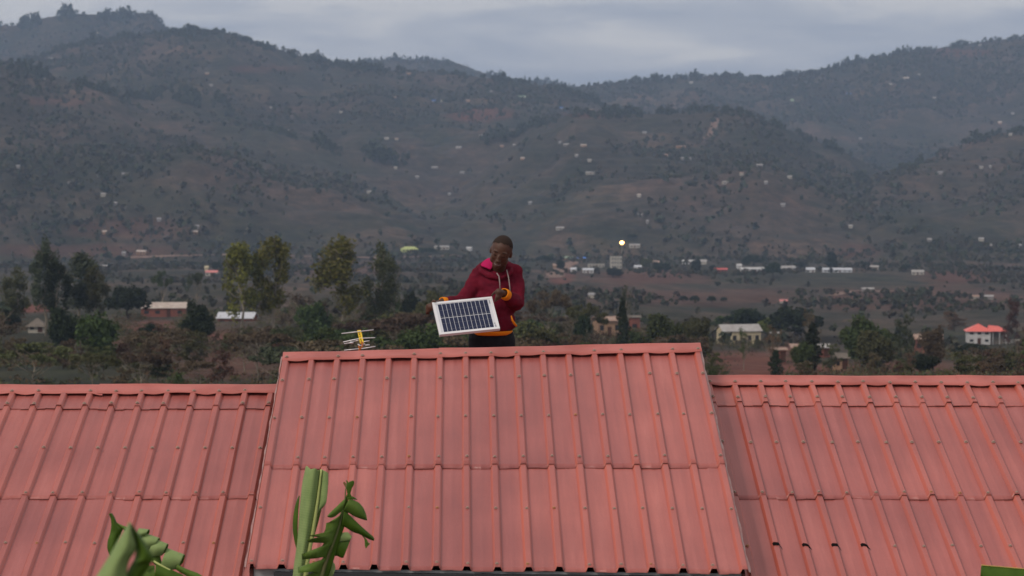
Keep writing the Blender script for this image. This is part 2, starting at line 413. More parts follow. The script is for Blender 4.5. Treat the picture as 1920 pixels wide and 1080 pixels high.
# ------------------------------------------------------------------ the house: three ribbed roofs
def roof_material():
    m = mat('faded_red_roof_paint', (.4, .13, .11), .42, .5)
    uv = N(m, 'ShaderNodeUVMap'); mp = N(m, 'ShaderNodeMapping'); mp.inputs['Scale'].default_value = (3.2, .22, 1); L(m, uv.outputs[0], mp.inputs[0])
    st = N(m, 'ShaderNodeTexNoise'); st.inputs['Scale'].default_value = 3; st.inputs['Detail'].default_value = 7; st.inputs['Roughness'].default_value = .65; L(m, mp.outputs[0], st.inputs['Vector'])
    mp2 = N(m, 'ShaderNodeMapping'); mp2.inputs['Scale'].default_value = (.35, .6, 1); L(m, uv.outputs[0], mp2.inputs[0])
    bl = N(m, 'ShaderNodeTexNoise'); bl.inputs['Scale'].default_value = 1.6; bl.inputs['Detail'].default_value = 4; L(m, mp2.outputs[0], bl.inputs['Vector'])
    gr = N(m, 'ShaderNodeTexNoise'); gr.inputs['Scale'].default_value = 160; gr.inputs['Detail'].default_value = 3
    tc_ = N(m, 'ShaderNodeTexCoord'); L(m, tc_.outputs['Object'], gr.inputs['Vector'])
    c = ramp(m, st.outputs['Fac'], [(.27, (.34, .090, .076)), (.5, (.415, .123, .105)), (.74, (.50, .172, .15))])
    c = mixc(m, c, ramp(m, bl.outputs['Fac'], [(.3, (.76, .72, .76)), (.7, (1.14, 1.14, 1.12))]), .9, 'MULTIPLY')
    c = mixc(m, c, ramp(m, gr.outputs['Fac'], [(.35, (.93, .92, .92)), (.65, (1.06, 1.06, 1.06))]), 1, 'MULTIPLY')
    a = N(m, 'ShaderNodeAttribute'); a.attribute_name = 'rib_orange'  # orange mixed in, strongest on the rib sides
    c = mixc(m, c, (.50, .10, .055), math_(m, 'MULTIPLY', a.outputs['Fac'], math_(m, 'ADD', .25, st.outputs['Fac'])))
    a3 = N(m, 'ShaderNodeAttribute'); a3.attribute_name = 'tone'
    c = mixc(m, c, ramp(m, a3.outputs['Fac'], [(0, (.88, .86, .90)), (1, (1.06, 1.06, 1.03))]), 1, 'MULTIPLY')
    # dust washed along the laps, painted shade along the rib bases, a few dark specks
    a2 = N(m, 'ShaderNodeAttribute'); a2.attribute_name = 'dust_shade'
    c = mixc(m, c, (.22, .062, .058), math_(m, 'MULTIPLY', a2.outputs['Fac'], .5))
    vo = N(m, 'ShaderNodeTexVoronoi'); vo.inputs['Scale'].default_value = 2.2; mp3 = N(m, 'ShaderNodeMapping'); mp3.inputs['Scale'].default_value = (.6, 1.3, 1); L(m, uv.outputs[0], mp3.inputs[0]); L(m, mp3.outputs[0], vo.inputs['Vector'])
    sp = N(m, 'ShaderNodeSeparateColor'); L(m, vo.outputs['Color'], sp.inputs[0])
    spot = math_(m, 'MULTIPLY', math_(m, 'LESS_THAN', vo.outputs['Distance'], .018), math_(m, 'GREATER_THAN', sp.outputs[0], .6))
    c = mixc(m, c, ramp(m, sp.outputs[1], [(.45, (.09, .03, .025)), (.5, (.62, .55, .52))]), math_(m, 'MULTIPLY', spot, .85))
    L(m, c, bsdf(m).inputs['Base Color'])
    L(m, ramp(m, st.outputs['Fac'], [(.3, (.36, .36, .36)), (.7, (.54, .54, .54))]), bsdf(m).inputs['Roughness'])
    bump(m, st.outputs['Fac'], .12, .004)
    return m
M_roof = roof_material()
M_cap = mat('red_ridge_paint', (.44, .11, .085), .42, .5)
L(M_cap, ramp(M_cap, noise_fac(M_cap, 3.2, 6, (1, 1, 1)), [(.35, (.38, .098, .078)), (.6, (.5, .145, .12))]), bsdf(M_cap).inputs['Base Color'])
M_screw = mat('dull_zinc_screw', (.34, .23, .18), .5, .4)
M_screw2 = mat('rusted_screw', (.42, .2, .1), .7, .3)
M_wall = mat('grey_plaster', (.5, .5, .49), .9, .2, (3, (.36, .36, .35)))
M_fascia = mat('weathered_white_board', (.42, .43, .43), .75, .3, (6, (.25, .26, .27), .4, .7, (.3, 1, 1)))
M_gutter = mat('dark_gutter', (.035, .037, .042), .5, .4)
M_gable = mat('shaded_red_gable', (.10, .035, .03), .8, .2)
M_hole = mat('dark_opening', (.006, .005, .005), .9, .1)

class Roof:
    def __init__(s, k0, k1, r0, r1, e0, e1, Dr, De):
        """ridge and eave points for two ribs: k0, k1 rib numbers; r*, e* picture positions at depth Dr / De"""
        s.k0, s.dk = k0, float(k1 - k0)
        s.R0, s.R1 = at(*r0, Dr), at(*r1, Dr); s.E0, s.E1 = at(*e0, De), at(*e1, De)
        d = (s.E0 + s.E1) / 2 - (s.R0 + s.R1) / 2
        s.len = d.length; a = (s.R1 - s.R0).normalized()
        s.n = a.cross(d).normalized()
        if s.n.z < 0: s.n = -s.n
        s.along = a; s.down = d.normalized()
        s.pitch = (s.R1 - s.R0).length / s.dk
        s.back = Vector((-s.down.x, -s.down.y, s.down.z))
        s.nb = a.cross(s.back).normalized()
        if s.nb.z < 0: s.nb = -s.nb
    def P(s, k, v, h=0.0):
        t = (k - s.k0) / s.dk
        return s.R0.lerp(s.R1, t).lerp(s.E0.lerp(s.E1, t), v) + s.n * h
    def B(s, k, w, h=0.0):
        """back slope, w metres down from the ridge"""
        t = (k - s.k0) / s.dk
        return s.R0.lerp(s.R1, t) + s.back * w + s.nb * h
    def v_at(s, row, k, h=0.0):
        lo, hi = -.1, 1.2
        for _ in range(40):
            m_ = (lo + hi) / 2; p = s.P(k, m_, h)
            c = p.dot(UP) / p.dot(FW); r = 540 - F * c
            if r < row: lo = m_
            else: hi = m_
        return (lo + hi) / 2
RH = .027
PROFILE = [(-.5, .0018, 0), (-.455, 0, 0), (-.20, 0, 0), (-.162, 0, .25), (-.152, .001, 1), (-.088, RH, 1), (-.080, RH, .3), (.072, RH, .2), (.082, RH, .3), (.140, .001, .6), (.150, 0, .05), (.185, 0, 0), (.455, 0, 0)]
GROOVE = {-.162: .9, -.152: .5, .140: .9, .150: .8, .185: .08}  # shade painted into the colour at the foot of each rib
def rib_h(k):
    u = (k + .5) % 1 - .5
    xs = [p[0] for p in PROFILE] + [.5]; hs = [p[1] for p in PROFILE] + [.0018]
    return float(np.interp(u, xs, hs))

def course(rf, name, ka, kb, va, vb, lift, parent, seed, label=None, lip=True, edge_r=False, edge_l=False):
    """one row of overlapping sheets between slope fractions va..vb; its lower edge curls a little at each rib"""
    r = random.Random(seed)
    ks = []
    for i in range(math.floor(ka), math.ceil(kb) + 1):
        for (u, h, uf) in PROFILE:
            k = i + u
            if ka <= k <= kb: ks.append((k, h, uf, GROOVE.get(u, 0)))
    nrow = 26
    vs = [va + (vb - va) * (j / nrow) for j in range(nrow + 1)]
    sag = {i: r.uniform(-1, 1) for i in range(-40, 60)}
    gap = {i: max(0.0, r.gauss(.1, .7)) for i in range(-40, 60)}
    V, uvs, uf_, du, shd = [], [], [], [], []
    tone = {i: r.uniform(0, 1) for i in range(-12, 16)}
    def edge_w(k, j): 
        return sum(math.sin(k * a + b + seed) for a, b in ((.9, 0), (2.3, 1), (4.1, 2))) * .0009
    for j, v in enumerate(vs):
        for (k, h, uf, gd) in ks:
            t = j / nrow; ri = round(k)
            hh = h + lift * (t if lip else 1.0) + .0015 * sag[ri] * math.sin(t * 7 + ri) + .0012 * math.sin(k * 1.7 + t * 9 + seed)
            vv = v
            if lip and t > .9:
                q = (t - .9) / .1
                hh += q * q * (.0002 + .0036 * gap[ri] * (1 if h > .01 else .5))
            if j == nrow: vv += edge_w(k, j) + (.0035 if h < .01 else 0) * (.3 + .7 * gap[ri])
            V.append(rf.P(k, vv, hh)); uvs.append((k * .17, vv * rf.len + seed)); uf_.append(uf); shd.append(tone[int((k + seed % 3 + 60.3) // 5) - 12])
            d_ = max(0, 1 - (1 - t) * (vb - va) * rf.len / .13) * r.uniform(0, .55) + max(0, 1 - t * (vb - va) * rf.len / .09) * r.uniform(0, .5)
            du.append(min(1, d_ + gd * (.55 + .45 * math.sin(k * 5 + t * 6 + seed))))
    m_ = len(ks); Fc = []
    for j in range(nrow):
        for i in range(m_ - 1): Fc.append((j * m_ + i, (j + 1) * m_ + i, (j + 1) * m_ + i + 1, j * m_ + i + 1))
    n0 = len(V)
    for i, (k, h, uf, gd) in enumerate(ks):        # the cut edge of the sheet
        V.append(V[nrow * m_ + i] - rf.n * .0013 - rf.down * .001); uvs.append(uvs[nrow * m_ + i]); uf_.append(0); du.append(1); shd.append(.5)
    for i in range(m_ - 1): Fc.append((nrow * m_ + i, n0 + i, n0 + i + 1, nrow * m_ + i + 1))
    me = np_mesh(name, [tuple(p) for p in V], Fc, M_roof)
    ul = me.uv_layers.new(name='UVMap'); vi = np.empty(len(me.loops), np.int32); me.loops.foreach_get('vertex_index', vi)
    ul.data.foreach_set('uv', np.array(uvs, np.float32)[vi].ravel())
    for an, vals in (('rib_orange', uf_), ('dust_shade', du), ('tone', shd)):
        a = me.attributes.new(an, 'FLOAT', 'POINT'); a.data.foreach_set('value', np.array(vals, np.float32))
    o = link(name, me, None, parent)
    if label: o['label'] = label
    return o

def cap_strip(rf, ka, kb, parent, seed, lift=0.0, front=.118):
    """folded ridge flashing laid over the ribs, its hem waving between them"""
    r = random.Random(seed); step = .1; n = int((kb - ka) / step) + 1
    dip = {i: max(-.35, r.gauss(.25, .5)) for i in range(-40, 60)}
    V = []
    for i in range(n):
        k = ka + (kb - ka) * i / (n - 1); u = k - math.floor(k); j = math.floor(k)
        # ribs carry it at whole k, it sags between
        s = math.sin(math.pi * u) ** 1.5
        sag = s * (.0015 + .0075 * dip[j]) + .002 * math.sin(k * 1.9 + seed); bulge = .0025 * math.sin(k * .8 + seed) + .0015 * math.sin(k * 2.3)
        fr = front + .005 * math.sin(k * .7 + seed) + s * .005 * (dip[j] - .3)
        base = RH + .004 + lift
        def p(d, h, back=False):
            return rf.B(k, d, h) if back else rf.P(k, d / rf.len, h)
        top = .016 + bulge * 1.3
        V += [p(fr, base - sag - .007), p(fr - .002, base - sag + .0005), p(fr * .72, base - sag * .6 + .002), p(fr * .35, base + .003), p(.014, base + .006),
              p(0, base + top * .6), p(.014, base + .006, True), p(fr * .6, base, True), p(fr, base - sag, True), p(fr, base - sag - .008, True)]
    Fc = [(i * 10 + q, (i + 1) * 10 + q, (i + 1) * 10 + q + 1, i * 10 + q + 1) for i in range(n - 1) for q in range(9)]
    me = np_mesh('ridge_cap', [tuple(p) for p in V], Fc, M_cap, False)
    return link('ridge_cap', me, None, parent)

# measured from the photograph: rib lines of each roof
RC = Roof(0, 16, (537.6, 670.5), (1305.4, 653.5), (470.5, 1066), (1397, 1076), 17.8, 14.7)
RL = Roof(-8, 0, (124.8, 731), (509.9, 731), (-72.6, 1250), (413, 1250), 17.85, 14.24)
RR = Roof(0, 8, (1374.6, 713.5), (1758.6, 714.5), (1511, 1250), (1988, 1250), 17.85, 14.28)

house = empty('house', tuple(RC.P(8, .5) - Vector((0, 0, 4))))
inv = Matrix.Translation(-house.location)
def adopt(o):
    o.matrix_parent_inverse = inv; return o
tag(house, 'long house under faded red ribbed metal roofs, its middle roof raised above two wings', 'house')

kl, kr = -.18, 16.14
vlap = RC.v_at(879, 8)
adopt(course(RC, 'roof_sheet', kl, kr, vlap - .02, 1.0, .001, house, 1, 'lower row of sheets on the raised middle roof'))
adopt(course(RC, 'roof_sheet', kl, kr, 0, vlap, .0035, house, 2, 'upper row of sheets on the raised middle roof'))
rows_w = {}
for rf, ka, kb, sd, nm in ((RL, -21.4, 3.4, 10, 'left wing'), (RR, -5.3, 22.4, 20, 'right wing')):
    kk = -6 if rf is RL else 6
    v1, v2 = rf.v_at(768 if rf is RL else 762.5, kk), rf.v_at(936.5, kk)
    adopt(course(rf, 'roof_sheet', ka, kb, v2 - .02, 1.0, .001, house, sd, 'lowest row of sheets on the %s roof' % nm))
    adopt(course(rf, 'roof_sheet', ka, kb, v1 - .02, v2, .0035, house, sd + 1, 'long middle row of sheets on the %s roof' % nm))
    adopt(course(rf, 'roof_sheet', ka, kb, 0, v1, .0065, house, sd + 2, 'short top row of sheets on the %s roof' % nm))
adopt(cap_strip(RC, kl + .05, 6.1, house, 3)); adopt(cap_strip(RC, 5.95, kr + .02, house, 4, .004))
adopt(cap_strip(RL, -21.4, -6.5, house, 5)); adopt(cap_strip(RL, -6.7, 3.4, house, 6, .003))
adopt(cap_strip(RR, -5.3, 8.8, house, 7)); adopt(cap_strip(RR, 8.7, 22.4, house, 8, .003))
# back slopes
def back_sheet(rf, ka, kb, ln):
    ks = [(i + u, h) for i in range(math.floor(ka), math.ceil(kb) + 1) for (u, h, _) in PROFILE if ka <= i + u <= kb]
    V = [tuple(rf.B(k, w_ * ln, h)) for w_ in (0, .34, .67, 1) for (k, h) in ks]; m_ = len(ks)
    Fc = [(j * m_ + i, (j + 1) * m_ + i, (j + 1) * m_ + i + 1, j * m_ + i + 1) for j in range(3) for i in range(m_ - 1)]
    return np_mesh('roof_sheet', V, Fc, M_roof)
for rf, ka, kb in ((RC, kl, kr), (RL, -21.4, 3.4), (RR, -5.3, 22.4)):
    adopt(link('roof_sheet', back_sheet(rf, ka, kb, 3.2), None, house))
# turned-down edges of the raised roof
M_edge = mat('sky_tinted_edge', (.34, .13, .115), .5, .4, (9, (.36, .24, .22)))  # grey of the reflected sky mixed into the red edge colour
for k, sgn in ((kl, -1), (kr, 1)):
    V, Fc = [], []
    n = 60
    for i in range(n + 1):
        v = i / n; wv = .003 * math.sin(v * 40) + .002 * math.sin(v * 91 + 1)
        p0 = RC.P(k, v, .003 + .0 * wv); out = RC.along * sgn
        hR = .008 if sgn > 0 else .004
        V += [tuple(RC.P(k - sgn * .02, v, rib_h(k) + .009)), tuple(p0 + out * (hR + wv) + RC.n * .006), tuple(p0 + out * (hR + wv) - Vector((0, 0, .03 + wv * 2)))]
    for i in range(n):
        for q in (0, 1): Fc.append((3 * i + q, 3 * i + q + 3, 3 * i + q + 4, 3 * i + q + 1))
    adopt(link('edge_flashing', np_mesh('edge_flashing', V, Fc, M_edge), None, house))
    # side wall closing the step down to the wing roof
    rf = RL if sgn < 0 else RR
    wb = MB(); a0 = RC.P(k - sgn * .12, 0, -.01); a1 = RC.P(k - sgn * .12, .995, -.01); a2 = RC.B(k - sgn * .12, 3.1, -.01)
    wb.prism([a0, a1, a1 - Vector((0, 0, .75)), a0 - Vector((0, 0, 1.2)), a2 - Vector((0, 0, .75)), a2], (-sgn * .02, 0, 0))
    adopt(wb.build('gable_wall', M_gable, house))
# walls, fascia and gutter under the raised roof's eave
gz = -4.75
def wallbox(name, x0, x1, y0, y1, z0, z1, m_):
    b = MB(); b.box(((x0 + x1) / 2, (y0 + y1) / 2, (z0 + z1) / 2), (abs(x1 - x0), abs(y1 - y0), abs(z1 - z0))); return adopt(b.build(name, m_, house))
e0, e1 = RC.P(kl, 1), RC.P(kr, 1)
def eave_bar(name, ka, kb, drop0, drop1, back, th, m_):
    a = RC.P(ka, 1) + Vector((0, back, 0)); b = RC.P(kb, 1) + Vector((0, back, 0))
    o = MB().prism([a - Vector((0, 0, drop0)), b - Vector((0, 0, drop0)), b - Vector((0, 0, drop1)), a - Vector((0, 0, drop1))], (0, th, 0))
    return adopt(o.build(name, m_, house))
eave_bar('fascia_board', kl + .25, kr - .15, .004, .17, .030, .02, M_fascia)
eave_bar('gutter', .75, kr - .1, .018, .085, -.03, .055, M_gutter)
wallbox('wall', e0.x + .25, e1.x - .25, 15.35, 20.3, gz, e1.z - .19, M_wall)
zl = RL.P(-4, 1).z - .06
wallbox('wall', RL.P(-21, 0).x, e0.x + .24, 14.7, 20.9, gz - .4, zl - .3, M_wall)
wallbox('wall', e1.x - .24, RR.P(22, 0).x, 14.7, 20.9, gz - .4, zl - .3, M_wall)

# roofing screws: rows measured in picture rows, one on every rib
def screw_mesh(m_):
    b = MB(); b.tube([(0, 0, 0), (0, 0, .002)], .0105, 12); b.tube([(0, 0, .0019), (0, 0, .008)], [.007, .0065], 6)
    me = b.mesh('roof_screw', False); me.materials.append(m_); return me
scr = [screw_mesh(M_screw), screw_mesh(M_screw2)]
pos = []
def put(rf, k, v, h):
    jit = random.uniform(-.05, .05)
    if random.random() < .965: pos.append((rf.P(k + jit * .8, v + random.uniform(-.0022, .0022), h), rf.n))
for row in (707.5, 781, 857.5, 953, 1057):
    v = RC.v_at(row, 8, RH)
    for k in range(0, 17): put(RC, k, v, RH + (.007 if v < vlap else .002))
for k in range(0, 17):
    if k not in (1, 4, 11, 14): put(RC, k, .085 / RC.len, RH + .010)
for rf, rws, ks in ((RL, (758.5, 841, 925, 1018), range(-16, 2)), (RR, (747, 830.5, 925, 1024), range(-3, 16))):
    kk = -6 if rf is RL else 6
    for row in rws:
        v = rf.v_at(row, kk, RH)
        for k in ks:
            if rf is RR and row == 1024 and k in (0, 1, 2, 3): continue
            put(rf, k, v, RH + (.010 if row < 760 else .006 if row < 930 else .002))
    for k in ks: put(rf, k, .095 / rf.len, RH + .009)
def inframe(p):
    c = p.dot(FW); x = 960 + F * p.x / c; y = 540 - F * p.dot(UP) / c
    return -30 < x < 1950 and y < 1110
pos = [q for q in pos if inframe(q[0])]
pos.sort(key=lambda q: q[0].y)
for i, (p, n_) in enumerate(pos[:100]):
    o = bpy.data.objects.new('roof_screw', scr[1 if random.random() < .12 else 0]); C.objects.link(o); o.parent = house
    o.matrix_parent_inverse = inv; o.location = p; o.rotation_euler = n_.to_track_quat('Z', 'Y').to_euler()
b = MB()
for (p, n_) in pos[100:]:
    q = n_.to_track_quat('Z', 'Y').to_matrix()
    b.tube([p, p + n_ * .0025], .0125, 12); b.tube([p + n_ * .0024, p + n_ * .009], [.0075, .007], 6)
o = adopt(b.build('roof_screws', M_screw, house)); o['kind'] = 'stuff'; o['label'] = 'remaining small screws in rows along the roof ribs'
# the four torn, open rib ends on the right wing
for k in (0, 1, 2, 3):
    v = RR.v_at(1022 - (2 if k == 0 else 0), 2, RH); hb_ = MB(); h0 = .003
    dv = .030 / RR.len; r = random.Random(k); q = r.uniform(-.03, .03)
    top = [RR.P(k - .125, v, RH + h0), RR.P(k - .07, v - dv * .45, RH + h0 + .002), RR.P(k + .06 + q, v - dv * .3, RH + h0 + .002), RR.P(k + .11, v + dv * .2, RH + h0), RR.P(k + .21, v + dv * (.9 + q * 9), .006),
           RR.P(k + .10, v + dv * .75, RH + h0 - .001), RR.P(k - .02, v + dv * (.5 + q * 5), RH + h0), RR.P(k - .11, v + dv * .8, RH + h0 - .001)]
    hb_.prism(top, RR.n * .0015)
    o = adopt(hb_.build('torn_rib', M_hole, house)); o['label'] = 'torn open rib end showing dark on the right wing roof'
# ------------------------------------------------------------------ vegetation
M_bark = mat('pale_bark', (.30, .26, .20), .9, .1, (4, (.16, .13, .10)))
M_bark2 = mat('dark_bark', (.055, .045, .038), .9, .1)
def quads(P, size, r, flat=.0, aspect=1.0):
    """random leaf-clump faces at points P (n,3) with edge sizes (n,)"""
    n = len(P); a = r.normal(size=(n, 3)); a /= np.linalg.norm(a, axis=1)[:, None]
    b = r.normal(size=(n, 3)); b[:, 2] *= (1 - flat); b -= (a * b).sum(1)[:, None] * a; b /= np.linalg.norm(b, axis=1)[:, None]
    a = a * size[:, None] * .5; b = b * size[:, None] * .5 * aspect
    V = np.stack([P - a - b * .6, P + a * .7 - b, P + a + b * .7, P - a * .6 + b], 1).reshape(-1, 3)
    Fc = np.arange(n * 4).reshape(-1, 4); return V, Fc
def lumps(r, n, centers, radii, per, leaf, shell=.55):
    """leaf points gathered in lumps: centers (m,3), radii (m,3)"""
    P = []
    for c, q in zip(centers, radii):
        d = r.normal(size=(per, 3)); d /= np.linalg.norm(d, axis=1)[:, None]
        rad = shell + (1 - shell) * r.random(per) ** .6
        rad *= 1 + .22 * np.sin(d[:, 0] * 5 + c[0] * 3) * np.cos(d[:, 2] * 4 + c[1])
        P.append(c + d * q * rad[:, None])
    P = np.concatenate(P); return quads(P, leaf * (.6 + .8 * r.random(len(P))), r)

def crown(kind, seed):
    """unit-height crowns (tree 1 tall): lump centres and radii by kind"""
    r = np.random.default_rng(seed)
    if kind == 'tall':        # slender eucalyptus: open oval crown of hanging sprays
        m = 26; h = r.uniform(.34, .93, m); w = .19 * np.sqrt(r.random(m)) * np.sin(np.pi * np.clip((h - .22) / .82, 0, 1)) ** .7
        an = r.uniform(0, 6.28, m); c = np.stack([w * np.cos(an), w * np.sin(an), h], 1); c[0] = (0.01, 0, .95)
        q = np.stack([r.uniform(.055, .10, m), r.uniform(.055, .10, m), r.uniform(.07, .13, m)], 1); return lumps(r, 0, c, q, 210, .0175, .0)
    if kind == 'dome':        # dense broad mango-like dome
        m = 26; th = r.uniform(0, 6.28, m); ph = r.uniform(.0, 1.0, m); c = np.stack([.46 * np.sqrt(ph) * np.cos(th), .46 * np.sqrt(ph) * np.sin(th), .14 + .64 * np.sqrt(1 - ph * .85) * r.uniform(.6, 1, m)], 1)
        q = np.stack([r.uniform(.13, .2, m)] * 2 + [r.uniform(.10, .17, m)], 1); return lumps(r, 0, c, q, 130, .05, .7)
    if kind == 'round':       # leafy bush-like round tree
        m = 30; d = r.normal(size=(m, 3)); d /= np.linalg.norm(d, axis=1)[:, None]
        c = np.array([0, 0, .50]) + d * np.array([.31, .31, .32]) * r.uniform(.35, 1, m)[:, None]
        q = np.stack([r.uniform(.09, .17, m)] * 2 + [r.uniform(.09, .15, m)], 1); return lumps(r, 0, c, q, 170, .036, .45)
    if kind == 'flat':        # flat-topped thorn tree, see-through
        m = 20; th = r.uniform(0, 6.28, m); ra = np.sqrt(r.random(m)) * .62; c = np.stack([ra * np.cos(th), ra * np.sin(th), .86 - .28 * ra ** 1.5 + r.uniform(-.1, .05, m)], 1)
        q = np.stack([r.uniform(.10, .2, m)] * 2 + [r.uniform(.035, .075, m)], 1); return lumps(r, 0, c, q, 150, .033, .05)
    if kind == 'scrub':       # loose thorny scrub from the ground up
        m = 22; th = r.uniform(0, 6.28, m); h = r.uniform(.15, .92, m); ra = r.uniform(0, .42, m) * (1.1 - .5 * h); c = np.stack([ra * np.cos(th), ra * np.sin(th), h], 1)
        q = np.stack([r.uniform(.07, .15, m)] * 2 + [r.uniform(.05, .12, m)], 1); return lumps(r, 0, c, q, 65, .034, .1)
    if kind == 'column':      # dark cypress-like column
        m = 14; h = np.linspace(.12, .95, m); w = .05 * np.sin(np.pi * h) ; th = r.uniform(0, 6.28, m); c = np.stack([w * np.cos(th), w * np.sin(th), h], 1)
        q = np.stack([.14 * np.sin(np.pi * np.clip(h * .85 + .12, 0, 1)) + .02] * 2 + [np.full(m, .08)], 1); return lumps(r, 0, c, q, 110, .035, .6)
    if kind == 'bare':        # half-bare brown tree: few leaves, many twigs
        m = 16; th = r.uniform(0, 6.28, m); h = r.uniform(.4, .96, m); ra = r.uniform(0, .3, m); c = np.stack([ra * np.cos(th), ra * np.sin(th), h], 1)
        q = np.stack([r.uniform(.06, .13, m)] * 2 + [r.uniform(.05, .1, m)], 1); return lumps(r, 0, c, q, 40, .026, .05)
def limbs(kind, seed):
    r = random.Random(seed); b = MB()
    tr = dict(tall=(.016, .9, 10, .22), dome=(.035, .5, 9, .4), round=(.022, .45, 9, .3), flat=(.018, .72, 13, .5), scrub=(.012, .4, 12, .35), column=(.02, .85, 4, .05), bare=(.016, .7, 22, .3))[kind]
    rad, top, nb, reach = tr
    pts = [Vector((r.uniform(-.015, .015) * i, r.uniform(-.015, .015) * i, top * i / 5)) for i in range(6)]
    if kind == 'scrub' or kind == 'flat': pts = [Vector((p.x + .04 * math.sin(p.z * 6 + seed), p.y, p.z)) for p in pts]
    b.tube(pts, [rad * (1 - .14 * i) for i in range(6)], 6)
    for i in range(nb):
        h = top * r.uniform(.35, 1.0); k = min(4, int(h / top * 5)); s = pts[k].lerp(pts[k + 1], (h / top * 5) % 1 if k < 5 else 0)
        th = r.uniform(0, 6.28); ln = reach * r.uniform(.5, 1)
        up_ = r.uniform(.2, .5) if kind != 'flat' else (.86 - h) * .9
        e = s + Vector((math.cos(th) * ln, math.sin(th) * ln, up_ * (.5 if kind != 'tall' else .35)))
        m_ = s.lerp(e, .5) + Vector((0, 0, -.02)); b.tube([s, m_, e], [rad * .42, rad * .28, rad * .1], 5)
        if kind in ('bare', 'scrub', 'flat'):
            for q in range(3):
                t2 = e + Vector((r.uniform(-.1, .1), r.uniform(-.1, .1), r.uniform(.02, .15))); b.tube([m_.lerp(e, r.random()), t2], [rad * .2, rad * .07], 4)
    return b.mesh('trunk', True)

LM = dict(
    yellow=leaf_mat('yellow_green_leaves', (.085, .10, .018), (.15, .155, .026), (.20, .19, .045)),
    olive=leaf_mat('olive_leaves', (.058, .062, .024), (.076, .078, .03), (.09, .088, .036)),
    dark=leaf_mat('dark_green_leaves', (.014, .021, .010), (.024, .034, .014), (.036, .048, .02)),
    grey=leaf_mat('grey_green_leaves', (.04, .052, .03), (.062, .074, .042), (.08, .088, .055)),
    green=leaf_mat('mid_green_leaves', (.034, .048, .015), (.052, .07, .022), (.07, .09, .03)),
    bright=leaf_mat('light_green_leaves', (.09, .12, .022), (.13, .165, .035), (.16, .19, .05)),
    brown=leaf_mat('dry_brown_leaves', (.075, .054, .036), (.095, .068, .043), (.11, .08, .05)),
    rust=leaf_mat('rusty_leaves', (.09, .05, .034), (.12, .065, .042), (.11, .08, .048)),
)
KINDS_ = {}
def kind_mesh(kind, col, var):
    key = (kind, col, var)
    if key not in KINDS_:
        V, Fc = crown(kind, 100 + var * 7 + len(kind))
        KINDS_[key] = np_mesh('crown', V, Fc, LM[col])
    k2 = (kind, var)
    if k2 not in KINDS_:
        me = limbs(kind, 50 + var); me.materials.append(M_bark if kind in ('tall', 'flat', 'bare') else M_bark2); KINDS_[k2] = me
    return KINDS_[key], KINDS_[k2]
def tree(kind, col, var, x, y, h, wide=1.0, label=None, cat='tree', group=None, name='tree', rz=None, z=None):
    cm, tm = kind_mesh(kind, col, var)
    z = hz(x, y) if z is None else z
    t = empty(name, (x, y, z - .15), random.uniform(0, 6.28) if rz is None else rz); t.scale = (h * wide, h * wide, h)
    tag(t, label, cat, group)
    link('crown', cm, None, t); link('trunk', tm, None, t); return t
def ground_row(px, row, y0=242.0):
    return hit(px, row, y0)
def plant(kind, col, var, px, top, wpx, Y, label, name, cat='tree', base=None):
    """stand a tree on the land at depth Y so that its top reaches a given height in the view"""
    x = (px - 960) / F * Y; z = hz(x, Y); ztop = (HOR - top) / F * Y; h = max(ztop - z, 1.5)
    unit = dict(tall=.42, dome=1.2, round=.82, flat=1.45, scrub=.95, column=.32, bare=.75)[kind]
    tree(kind, col, var, x, Y, h, (wpx / F * Y) / (unit * h), label, cat, None, name)

